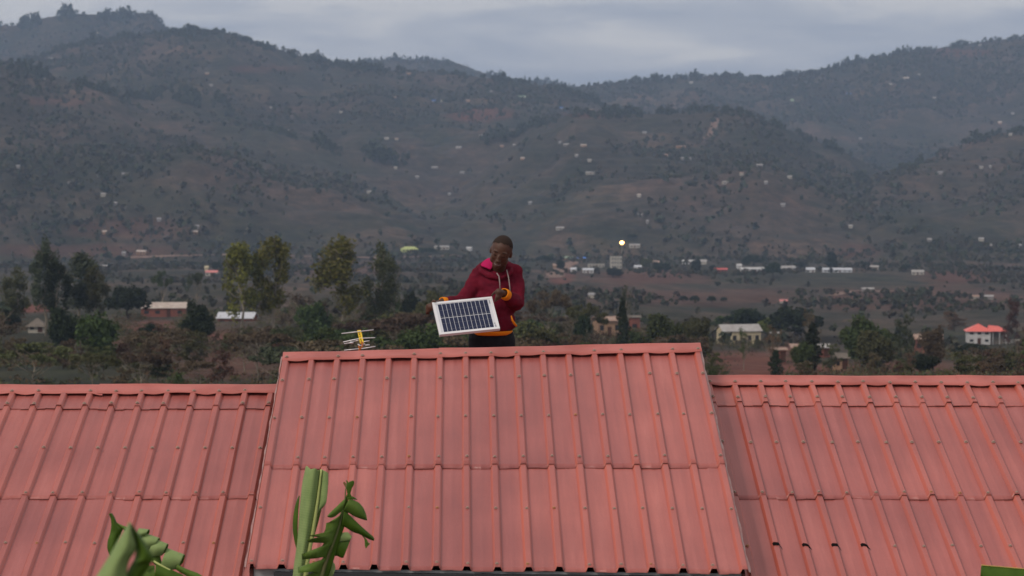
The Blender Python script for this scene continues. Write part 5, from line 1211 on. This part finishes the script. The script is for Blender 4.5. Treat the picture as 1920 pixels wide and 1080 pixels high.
# ------------------------------------------------------------------ television aerial on its mast
AY = 18.15
M_alu = mat('bright_aluminium_rod', (.66, .65, .66), .35, .5, metal=.3); M_yel = mat('yellow_plastic', (.80, .52, .015), .45, .45); M_rustp = mat('rusty_orange_mast', (.42, .13, .04), .8, .2); M_blk = mat('black_print', (.012, .011, .01), .6, .2)
ae = empty('television_aerial', tuple(at(674, 668, AY))); ainv = Matrix.Translation(-ae.location)
tag(ae, 'small yellow roof aerial with thin silver rods rising behind the ridge', 'aerial')
def ab(b, name, m_, p=ae, sm=True):
    o = b.build(name, m_, p, sm)
    if p is ae: o.matrix_parent_inverse = ainv
    return o
def ap(px, py, f=0): return at(px, py, AY - f)
ms = ap(674, 656, .02); b = MB(); b.tube([Vector((ms.x, ms.y, back_z(ms.x, ms.y) - .01)), ms, ap(673.5, 648, .02)], .008, 10); ab(b, 'mast', M_rustp)
b = MB(); A0, A1 = ap(673.3, 618.8, -.10), ap(678.6, 642.0, .06)
t = (A1 - A0).normalized(); sd_ = V3((1, 0, 0)); sd_ = (sd_ - t * sd_.dot(t)).normalized(); nn = t.cross(sd_).normalized()
if nn.y > 0: nn = -nn
b.prism([A0 - sd_ * .0125, A0 + sd_ * .0125, A1 + sd_ * .0125, A1 - sd_ * .0125], nn * -.012)
boom = ab(b, 'boom', M_yel, sm=False)
for i, f in enumerate((.20, .36, .52, .76, .90)):      # black moulded marks on the yellow boom
    c = A0.lerp(A1, f) + nn * .0008; b = MB(); s_ = .0075
    arc = [c + sd_ * (s_ * .8 * math.cos(a)) + t * (s_ * math.sin(a)) for a in [R(70 + 220 * k / 7) for k in range(8)]]
    b.tube(arc, .0017, 6); ab(b, 'letter', M_blk, boom)
b = MB(); b.tube([ap(678.4, 641, .06), ap(679.5, 649, .08), ap(676, 655, .10)], .0055, 8); ab(b, 'rear_boom', M_rustp)
for pts in (((640.4, 625.4, -.05), (700.4, 618.4, -.05)), ((643.4, 641.3, .05), (675.5, 634.4, .0), (703.3, 633.1, .05)), ((645.2, 644.2, .02), (662.5, 642.3, .04)), ((677.5, 641.6, .04), (692.8, 638.8, .04)), ((662.5, 640.2, .0), (672, 637.9, .02)), ((684, 647.1, .07), (693.2, 646.6, .08)), ((645.6, 656.7, .10), (673, 654.0, .10)), ((677.6, 653.9, .10), (704, 649.6, .10))):
    b = MB(); b.tube([ap(*p) for p in pts], .0034, 8); ab(b, 'rod', M_alu)
b = MB(); b.tube([ap(656, 642.6, 0), ap(662.5, 642.5, 0)], .008, 8); b.tube([ap(671, 645.5, .02), ap(675, 648, .03), ap(681, 647.6, .02)], .0045, 8); b.tube([ap(680.5, 643.4, 0), ap(682.6, 646.6, 0)], .009, 8); ab(b, 'dipole_clamp', M_alu)
# ------------------------------------------------------------------ banana plants in front of the eave
def banana_mat(name, c1, c2, vein=90):
    m = mat(name, c1, .6, .22)
    uv = N(m, 'ShaderNodeUVMap'); wv = N(m, 'ShaderNodeTexWave'); wv.wave_type = 'BANDS'; wv.bands_direction = 'X'; wv.inputs['Scale'].default_value = vein / 6.28; wv.inputs['Distortion'].default_value = 2.5; wv.inputs['Detail'].default_value = 2
    L(m, uv.outputs[0], wv.inputs['Vector'])
    n = noise_fac(m, 14, 4); c = ramp(m, n, [(.3, c1), (.7, c2)])
    c = mixc(m, c, ramp(m, wv.outputs['Fac'], [(0, (.9, .92, .88)), (1, (1.07, 1.06, 1.04))]), .8, 'MULTIPLY')
    L(m, c, bsdf(m).inputs['Base Color']); bump(m, wv.outputs['Fac'], .10, .0015)
    b = bsdf(m)
    b.inputs['Subsurface Weight'].default_value = 0
    return m
B_top = banana_mat('banana_leaf_dark', (.040, .085, .006), (.068, .125, .010)); B_und = banana_mat('banana_leaf_pale', (.20, .28, .10), (.27, .35, .135)); B_mid = banana_mat('banana_leaf_mid', (.075, .135, .018), (.12, .19, .034))
B_rib = mat('banana_midrib', (.46, .50, .17), .5, .4); B_stem = mat('banana_stem', (.16, .19, .07), .7, .2, (6, (.12, .08, .04))); B_dry = mat('dry_leaf_edge', (.20, .12, .05), .9, .1); B_edge = mat('yellow_leaf_edge', (.52, .38, .10), .6, .3)
def surf(name, rows, m_, parent, th=.0016, vs=1.0, sub=2, inv_=None):
    """a leaf blade through rows of (column, row, depth) points"""
    P = [[at(*q) for q in r_] for r_ in rows]; m = len(P[0]); n = len(P)
    V = [tuple(p) for r_ in P for p in r_]; Fc = [(i * m + j, i * m + j + 1, (i + 1) * m + j + 1, (i + 1) * m + j) for i in range(n - 1) for j in range(m - 1)]
    me = np_mesh(name, V, Fc, m_, True); ul = me.uv_layers.new(name='UVMap'); vi = np.empty(len(me.loops), np.int32); me.loops.foreach_get('vertex_index', vi)
    uv = np.array([(i / max(1, n - 1) * vs, j / max(1, m - 1)) for i in range(n) for j in range(m)], np.float32); ul.data.foreach_set('uv', uv[vi].ravel())
    o = link(name, me, None, parent); s_ = o.modifiers.new('s', 'SUBSURF'); s_.levels = s_.render_levels = sub
    s_ = o.modifiers.new('t', 'SOLIDIFY'); s_.thickness = th; s_.offset = 0
    if inv_ is not None: o.matrix_parent_inverse = inv_
    return o
def strip(a, b, k=6, bow=0.0, dep=0.0):
    """ruled rows between two picture polylines, bowed toward the viewer"""
    out = []
    def dense(pl, n_=15):
        s_ = [i * (len(pl) - 1) / (n_ - 1) for i in range(n_)]
        return [tuple(pl[min(int(v), len(pl) - 2)][c] * (1 - (v - min(int(v), len(pl) - 2))) + pl[min(int(v), len(pl) - 2) + 1][c] * (v - min(int(v), len(pl) - 2)) for c in range(3)) for v in s_]
    a, b = dense(a), dense(b)
    for p, q in zip(a, b):
        out.append([(p[0] + (q[0] - p[0]) * t, p[1] + (q[1] - p[1]) * t, p[2] + (q[2] - p[2]) * t - bow * math.sin(math.pi * t)) for t in [i / k for i in range(k + 1)]])
    return out
def plant_base(name, label, px, D, gz_=-4.9, h=2.0, r0=.13):
    x = (px - 960) / F * D; e = empty(name, (x, D, gz_)); tag(e, label, 'banana plant')
    b = MB(); b.tube([(0, 0, -.1), (.02, 0, h * .5), (0, .02, h)], [r0, r0 * .8, r0 * .5], 14); b.build('stem', B_stem, e, True)
    return e, Matrix.Translation(-Vector((x, D, gz_)))
def lower_leaf(e, ang, ln, z0):
    """arching leaves lower on the plant, below the picture"""
    n = 9; V = []; 
    for i in range(n + 1):
        t = i / n; r_ = .1 + ln * t * .9; z = z0 + .75 * math.sin(t * 2.2) - .9 * t * t; w_ = .26 * math.sin(math.pi * min(1, t * .93 + .07)) ** .6 if t > .12 else .02
        c = Vector((math.cos(ang) * r_, math.sin(ang) * r_, z)); s_ = Vector((-math.sin(ang), math.cos(ang), 0))
        V += [tuple(c - s_ * w_ - Vector((0, 0, w_ * .5))), tuple(c), tuple(c + s_ * w_ - Vector((0, 0, w_ * .5)))]
    Fc = [(3 * i + k, 3 * i + k + 1, 3 * i + k + 4, 3 * i + k + 3) for i in range(n) for k in (0, 1)]
    o = link('leaf', np_mesh('leaf', V, Fc, B_mid, True), None, e); s_ = o.modifiers.new('s', 'SUBSURF'); s_.levels = s_.render_levels = 1

# --- plant one: the tall rolled leaf and the torn one beside it
D1 = 12.6
P1, I1 = plant_base('banana_plant', 'banana plant with a tall half rolled leaf and a torn leaf before the middle roof', 585, D1 + .05, h=1.75)
# rolled blade, left of the midrib (pale underside, curling back at its left edge)
L1 = [(574, 872, .03), (571, 886, .03), (567, 905, .03), (563.5, 935, .03), (561, 965, .03), (559, 1000, .03), (556, 1030, .03), (551, 1060, .03), (547, 1100, .03), (545, 1160, .05)]
M1 = [(602.5, 880, 0), (601, 893, 0), (599.5, 908, 0), (595.5, 940, 0), (590.5, 972, 0), (585, 1005, 0), (579, 1035, 0), (574, 1062, 0), (570, 1100, 0), (568, 1160, 0)]
L1 = [(a, b, D1 + c) for a, b, c in L1]; M1 = [(a, b, D1 + c) for a, b, c in M1]
rw = strip(L1, M1, 8, .055)
for j, dy in enumerate((0, 3, 7, 6, 3, 1, 5, 2, 0)): rw[0][j] = (rw[0][j][0], rw[0][j][1] + dy * .8, rw[0][j][2])
surf('leaf', rw, B_und, P1, vs=1.3, inv_=I1)
R1 = [(615, 886, -.01), (615.5, 897, -.015), (615, 912, -.02), (613.5, 930, -.02), (611.5, 944, -.02), (606, 951, -.01), (596, 962, 0)]
m1 = [M1[0], M1[1], M1[2], (597.5, 925, D1), (596, 938, D1), (594.5, 950, D1), (592.5, 961, D1)]
surf('leaf', strip([(a, b, c) for a, b, c in m1], [(a, b, D1 + c) for a, b, c in R1], 5, .012), B_und, P1, vs=.6, inv_=I1)
surf('leaf', strip([(M1[i][0], M1[i][1], M1[i][2] + .01) for i in range(3, 9)], [(a, b, D1 + .05) for a, b in ((604, 950), (598, 975), (590, 1003), (585, 1025), (580, 1045), (576, 1080))], 4, -.01), B_mid, P1, vs=.9, inv_=I1)
surf('leaf', strip([(a, b, D1 + .05) for a, b in ((561, 928), (554, 945), (549.5, 970), (549, 995), (553, 1020), (560, 1040), (567, 1062))], [(a, b, D1 + .035) for a, b in ((562, 932), (559.5, 955), (558.5, 975), (558, 1000), (560, 1022), (565, 1045), (568.5, 1064))], 3, .006), B_top, P1, inv_=I1)
mr = MB(); mr.tube([at(a, b, c - .016) for a, b, c in M1] , [.0045, .005, .0055, .007, .0085, .010, .0115, .013, .016, .02], 8)
mr.tube([at(568, 1158, D1), Vector((at(575, 1100, D1).x, D1 + .05, -3.15))], [.02, .04], 8)
o = mr.build('midrib', B_rib, P1, True); o.matrix_parent_inverse = I1
# torn leaf: midrib and its ragged lobes
D2 = D1 - .22
T1 = [(650, 905), (648, 920), (647, 936), (643, 955), (639, 975), (633, 995), (626, 1015), (618, 1035), (610, 1056), (602, 1080), (592, 1120)]
mr = MB(); mr.tube([at(a, b, D2) for a, b in T1], [.002, .003, .0035, .004, .005, .006, .007, .0085, .010, .013, .018], 8); mr.tube([at(592, 1119, D2), Vector((at(585, 1100, D1).x, D1, -3.2))], [.018, .035], 8)
o = mr.build('midrib', B_stem, P1, True); o.matrix_parent_inverse = I1
def lobe(a, b, m_=B_top, bow=.02, k=5, dz=0.0, dz2=0.0):
    bow *= .6
    n = len(a)
    A = [(p[0], p[1], D2 + dz + dz2 * i / (n - 1)) for i, p in enumerate(a)]; B_ = [(p[0], p[1], D2 + dz + dz2 * i / (n - 1)) for i, p in enumerate(b)]
    surf('leaf_lobe', strip(A, B_, k, bow), m_, P1, vs=.5, inv_=I1, sub=1, th=.0012)
lobe([(650, 935), (654, 930), (662, 938), (670, 930)][:3], [(649, 930), (652, 925), (656, 922)], bow=.004)
lobe([(651, 925), (650, 918), (649, 910), (655, 903), (661, 901)], [(654, 934), (657, 925), (660, 915), (664, 908), (664, 902)], B_top, .004)
lobe([(649, 916), (646, 911), (643, 905)], [(651, 912), (649, 907), (646, 903)], B_dry, .001); lobe([(652, 910), (650, 905), (648, 900)], [(654, 908), (653, 904), (652, 902)], B_mid, .001)
lobe([(650, 932), (656, 930), (662, 931), (669, 936)], [(651, 938), (657, 936), (663, 936), (670.5, 937)], B_top, .003)
lobe([(655, 935), (664, 938), (674, 943), (682, 953), (687, 966), (688.3, 975)], [(644, 957), (655, 962), (664, 968), (674, 972), (682, 974.5), (688, 976)], B_mid, .03, dz2=.05)        # upper right lobe
lobe([(645, 958), (655, 965), (668, 978), (681, 990), (692, 1000), (700, 1006), (702, 1011)], [(641, 985), (650, 990), (662, 998), (673, 1001), (684, 1007), (694, 1012), (701, 1014)], B_top, .025, dz2=.08)    # long right lobe
lobe([(678, 1003), (683, 1010), (687, 1019), (693, 1021)], [(684, 1008), (688, 1012), (691, 1018), (694, 1019)], B_mid, .002, dz=.06)
lobe([(683, 1010), (684, 1016), (684, 1023), (686, 1029)], [(689, 1014), (690, 1018), (692, 1022), (691, 1022)], B_mid, .002, dz=.065)
lobe([(648, 934), (640, 941), (631, 950), (622, 958), (614, 967)], [(643, 958), (636, 962), (629, 968), (621, 971), (614, 969)], B_mid, .014, dz2=-.03)       # upper left lobe
lobe([(637, 1000), (645, 998), (653, 998), (660, 1006)], [(629, 1018), (636, 1016), (643, 1015), (656, 1014)], B_und, .012, dz=.02)
lobe([(633, 1012), (643, 1011), (652, 1010), (658, 1010)], [(625, 1043), (632, 1042), (640, 1046), (644, 1046)], B_top, .022, dz=.03)
lobe([(620, 1052), (624, 1053), (628, 1058), (629, 1066)], [(602, 1090), (610, 1090), (618, 1086), (624, 1080)], B_und, .01, dz=.03)
pairs = [((640, 960), (642, 956)), ((636, 968), (641, 962)), ((617.6, 979), (639, 972)), ((611.5, 981), (638, 976)), ((610.4, 992), (636, 984)), ((607, 999.5), (634, 990)), ((578, 1004.6), (632, 996)), ((597, 1007.5), (631, 999)), ((576, 1011.7), (630, 1001)), ((577, 1017), (628, 1008)), ((607, 1018), (626, 1014)), ((604, 1024), (625, 1018)), ((565.6, 1039), (620, 1028)), ((566.6, 1049), (616, 1038)), ((591, 1047), (614, 1043)), ((608, 1043), (613, 1045.5)), ((602, 1050), (612, 1049)), ((558.5, 1063.7), (608, 1060)), ((559.5, 1074), (604, 1070)), ((594, 1070), (602, 1077)), ((561, 1085), (598, 1088)), ((562, 1108), (592, 1110))]
rows_ = []
for i, (o_, m_) in enumerate(pairs):
    ln = math.hypot(o_[0] - m_[0], o_[1] - m_[1]); fold = (.035 if i % 2 else -.012) * min(1, ln / 50)
    rows_.append([(m_[0] + (o_[0] - m_[0]) * t, m_[1] + (o_[1] - m_[1]) * t, D2 - .006 * (t > 0) - .05 * math.sin(math.pi * t * .8) * min(1, ln / 50) + fold * t) for t in [q / 7 for q in range(8)]])
surf('leaf', rows_, B_mid, P1, vs=3, inv_=I1, sub=0, th=.0012)
rr_ = [((648, 930), (652, 933)), ((645, 950), (655, 955)), ((641, 970), (650, 975)), ((637, 985), (644, 993)), ((632, 1000), (639, 1006)), ((627, 1015), (634, 1020)), ((619, 1035), (628, 1042)), ((611, 1056), (622, 1062)), ((602, 1080), (614, 1086)), ((594, 1108), (606, 1110))]
surf('leaf', [[(m_[0] + (o_[0] - m_[0]) * t, m_[1] + (o_[1] - m_[1]) * t, D2 + .012 * t) for t in (0, .5, 1)] for m_, o_ in rr_], B_top, P1, inv_=I1, sub=1)
for a in (.6, 2.4, 4.0, 5.3): lower_leaf(P1, a, 1.1, 1.55)

# --- plant two: strips folded over, at the lower left
D3 = 11.4
P2, I2 = plant_base('banana_plant', 'banana plant with a leaf split into curled strips before the left roof', 262, D3, h=2.1)
def sf(rows, m_, vs=.5, sub=2, nm='leaf_strip'): surf(nm, rows, m_, P2, vs=vs, inv_=I2, sub=sub)
def st(a, b, m_, bow=.02, dz=0.0, k=5, vs=.5, nm='leaf_strip'):
    sf(strip([(p[0], p[1], D3 + dz + (p[2] if len(p) > 2 else 0)) for p in a], [(p[0], p[1], D3 + dz + (p[2] if len(p) > 2 else 0)) for p in b], k, bow), m_, vs, nm=nm)
st([(204, 963), (208, 972), (209, 985), (207, 1000), (202, 1014), (201, 1028), (205, 1040), (214, 1052)], [(210, 962), (215, 970), (219, 981), (231, 990), (226, 1002), (220, 1015), (216, 1030), (222, 1046)], B_top, .02, nm='leaf')
st([(219, 980), (228, 985), (238, 988), (246, 992)], [(222, 984), (231, 993), (238, 998), (248, 1003)], B_mid, .008, nm='leaf')
curls = [((260, 991), (279, 992), (271, 1006), (250, 1014)), ((268, 999), (298, 1008), (287, 1028), (256, 1034)), ((289, 1011), (314, 1019), (304, 1042), (274, 1044)), ((312, 1028), (345, 1039), (333, 1068), (298, 1068))]
for i, (a, b_, c, d) in enumerate(curls):     # each strip rises, rolls over at the top and falls behind
    n = 9; rows_ = []
    for q in range(n):
        t = q / (n - 1)
        if t < .62:
            f = 1 - t / .62; lx, ly = a[0] + (d[0] - a[0]) * f, a[1] + (d[1] - a[1]) * f; rx, ry = b_[0] + (c[0] - b_[0]) * f, b_[1] + (c[1] - b_[1]) * f; dp = 0
            dp = -.02 * math.sin(math.pi * f)
        else:
            f = (t - .62) / .38; th = f * math.pi * 1.15; lx, ly = a[0] + 2 * math.sin(th), a[1] - 1.5 * math.sin(th) + 6 * f * f; rx, ry = b_[0] + 2.6 * math.sin(th), b_[1] + 12 * f * f; dp = .035 * (1 - math.cos(th)) / 2 + .01
        rows_.append([(lx + (rx - lx) * s_, ly + (ry - ly) * s_, D3 + .03 + dp - .008 * math.sin(math.pi * s_)) for s_ in (0, .25, .5, .75, 1)])
    sf(rows_, B_und, .4)
    st([(b_[0] + 1.5, b_[1] + 1), (c[0] + 5 + (b_[0] - c[0]) * .5, (b_[1] + c[1]) / 2), (c[0] - 1, c[1])], [(b_[0] - 3, b_[1] + 4), ((b_[0] + c[0]) / 2 - 3, (b_[1] + c[1]) / 2 + 1), (c[0] - 3, c[1] - 2)], B_top, .003, .06)
st([(255, 1005), (262, 1020), (272, 1036), (282, 1050), (296, 1064)], [(300, 1040), (302, 1050), (304, 1058), (306, 1066), (312, 1074)], B_mid, .02, .05, nm='leaf')
st([(292, 1056), (310, 1063), (330, 1072), (350, 1082), (370, 1094)], [(290, 1090), (305, 1095), (325, 1104), (345, 1112), (365, 1120)], B_top, .02, -.02, vs=1, nm='leaf')
st([(332, 1058), (345, 1065), (358, 1070), (372, 1075), (382, 1082)], [(330, 1068), (343, 1076), (356, 1084), (370, 1092), (380, 1098)], B_mid, .01, .01, vs=1, nm='leaf')
mr = MB(); mr.tube([at(p[0], p[1], D3 - .02) for p in ((288, 1052), (305, 1062), (330, 1076), (350, 1088), (372, 1102))], [.004, .005, .006, .007, .009], 6); mr.tube([at(272, 1066, D3), at(278, 1054, D3), at(286, 1052, D3 - .01)], [.008, .005, .003], 6)
o = mr.build('midrib', B_rib, P2, True); o.matrix_parent_inverse = I2
st([(262, 1060), (275, 1062), (290, 1060)], [(258, 1100), (275, 1100), (292, 1098)], B_mid, .02, .03, nm='leaf')
for a in (.3, 1.7, 3.3, 5.1): lower_leaf(P2, a, 1.0, 1.9)

# --- plant three: one leaf tip much nearer, out of focus
D4 = 5.6
P3, I3 = plant_base('banana_plant', 'banana plant with a folded blurred leaf tip nearest the camera at lower left', 240, D4, gz_=-4.6, h=3.6)
def st3(a, b, m_, bow=.02, dz=0.0, k=5):
    surf('leaf', strip([(p[0], p[1], D4 + dz) for p in a], [(p[0], p[1], D4 + dz) for p in b], k, bow), m_, P3, vs=.8, inv_=I3)
st3([(243, 978), (233, 996), (222, 1012), (212, 1030), (202, 1048), (188, 1070), (172, 1095), (160, 1130)], [(245, 984), (250, 1005), (256, 1020), (253, 1035), (243, 1048), (238, 1065), (236, 1095), (228, 1130)], B_und, .03)
st3([(244, 980), (249, 1000), (253, 1015), (255, 1028), (254, 1042), (250, 1054)], [(246, 983), (262, 1003), (275, 1022), (288, 1044), (284, 1056), (262, 1056)], B_top, .02, .01)
st3([(250, 1052), (244, 1062), (238, 1075), (234, 1095), (230, 1130)], [(284, 1056), (280, 1064), (270, 1076), (258, 1095), (250, 1130)], B_top, .015, .02)
mr = MB(); mr.tube([at(240, 1120, D4), Vector((at(240, 1100, D4).x, D4, -1.0))], [.016, .03], 8); o = mr.build('midrib', B_rib, P3, True); o.matrix_parent_inverse = I3
for a in (2.6, 3.6, 5.6): lower_leaf(P3, a, .7, 2.2)

# --- plant four: a leaf end at the lower right corner
D5 = 11.6
P4, I4 = plant_base('banana_plant', 'banana plant whose yellow edged leaf end enters the lower right corner', 1925, D5, h=2.1)
a_ = [(1840, 1060), (1850, 1061), (1862, 1062), (1878, 1063.3), (1895, 1064.8), (1915, 1066.6), (1940, 1069)]
b_ = [(1838, 1082), (1850, 1100), (1862, 1104), (1878, 1108), (1895, 1112), (1915, 1118), (1940, 1125)]
surf('leaf', strip([(p[0], p[1], D5) for p in a_], [(p[0], p[1], D5 - .03) for p in b_], 6, .02), B_top, P4, vs=2, inv_=I4)
mr = MB(); mr.tube([at(p[0], p[1] - .5, D5 - .003) for p in a_], .0022, 6); o = mr.build('leaf_edge', B_edge, P4, True); o.matrix_parent_inverse = I4
mr = MB(); mr.tube([at(1930, 1110, D5), Vector((at(1925, 1100, D5).x, D5, -2.9))], [.012, .03], 8); o = mr.build('midrib', B_rib, P4, True); o.matrix_parent_inverse = I4
for a in (.9, 2.9, 4.5): lower_leaf(P4, a, .9, 1.85)
bpy.context.view_layer.update()
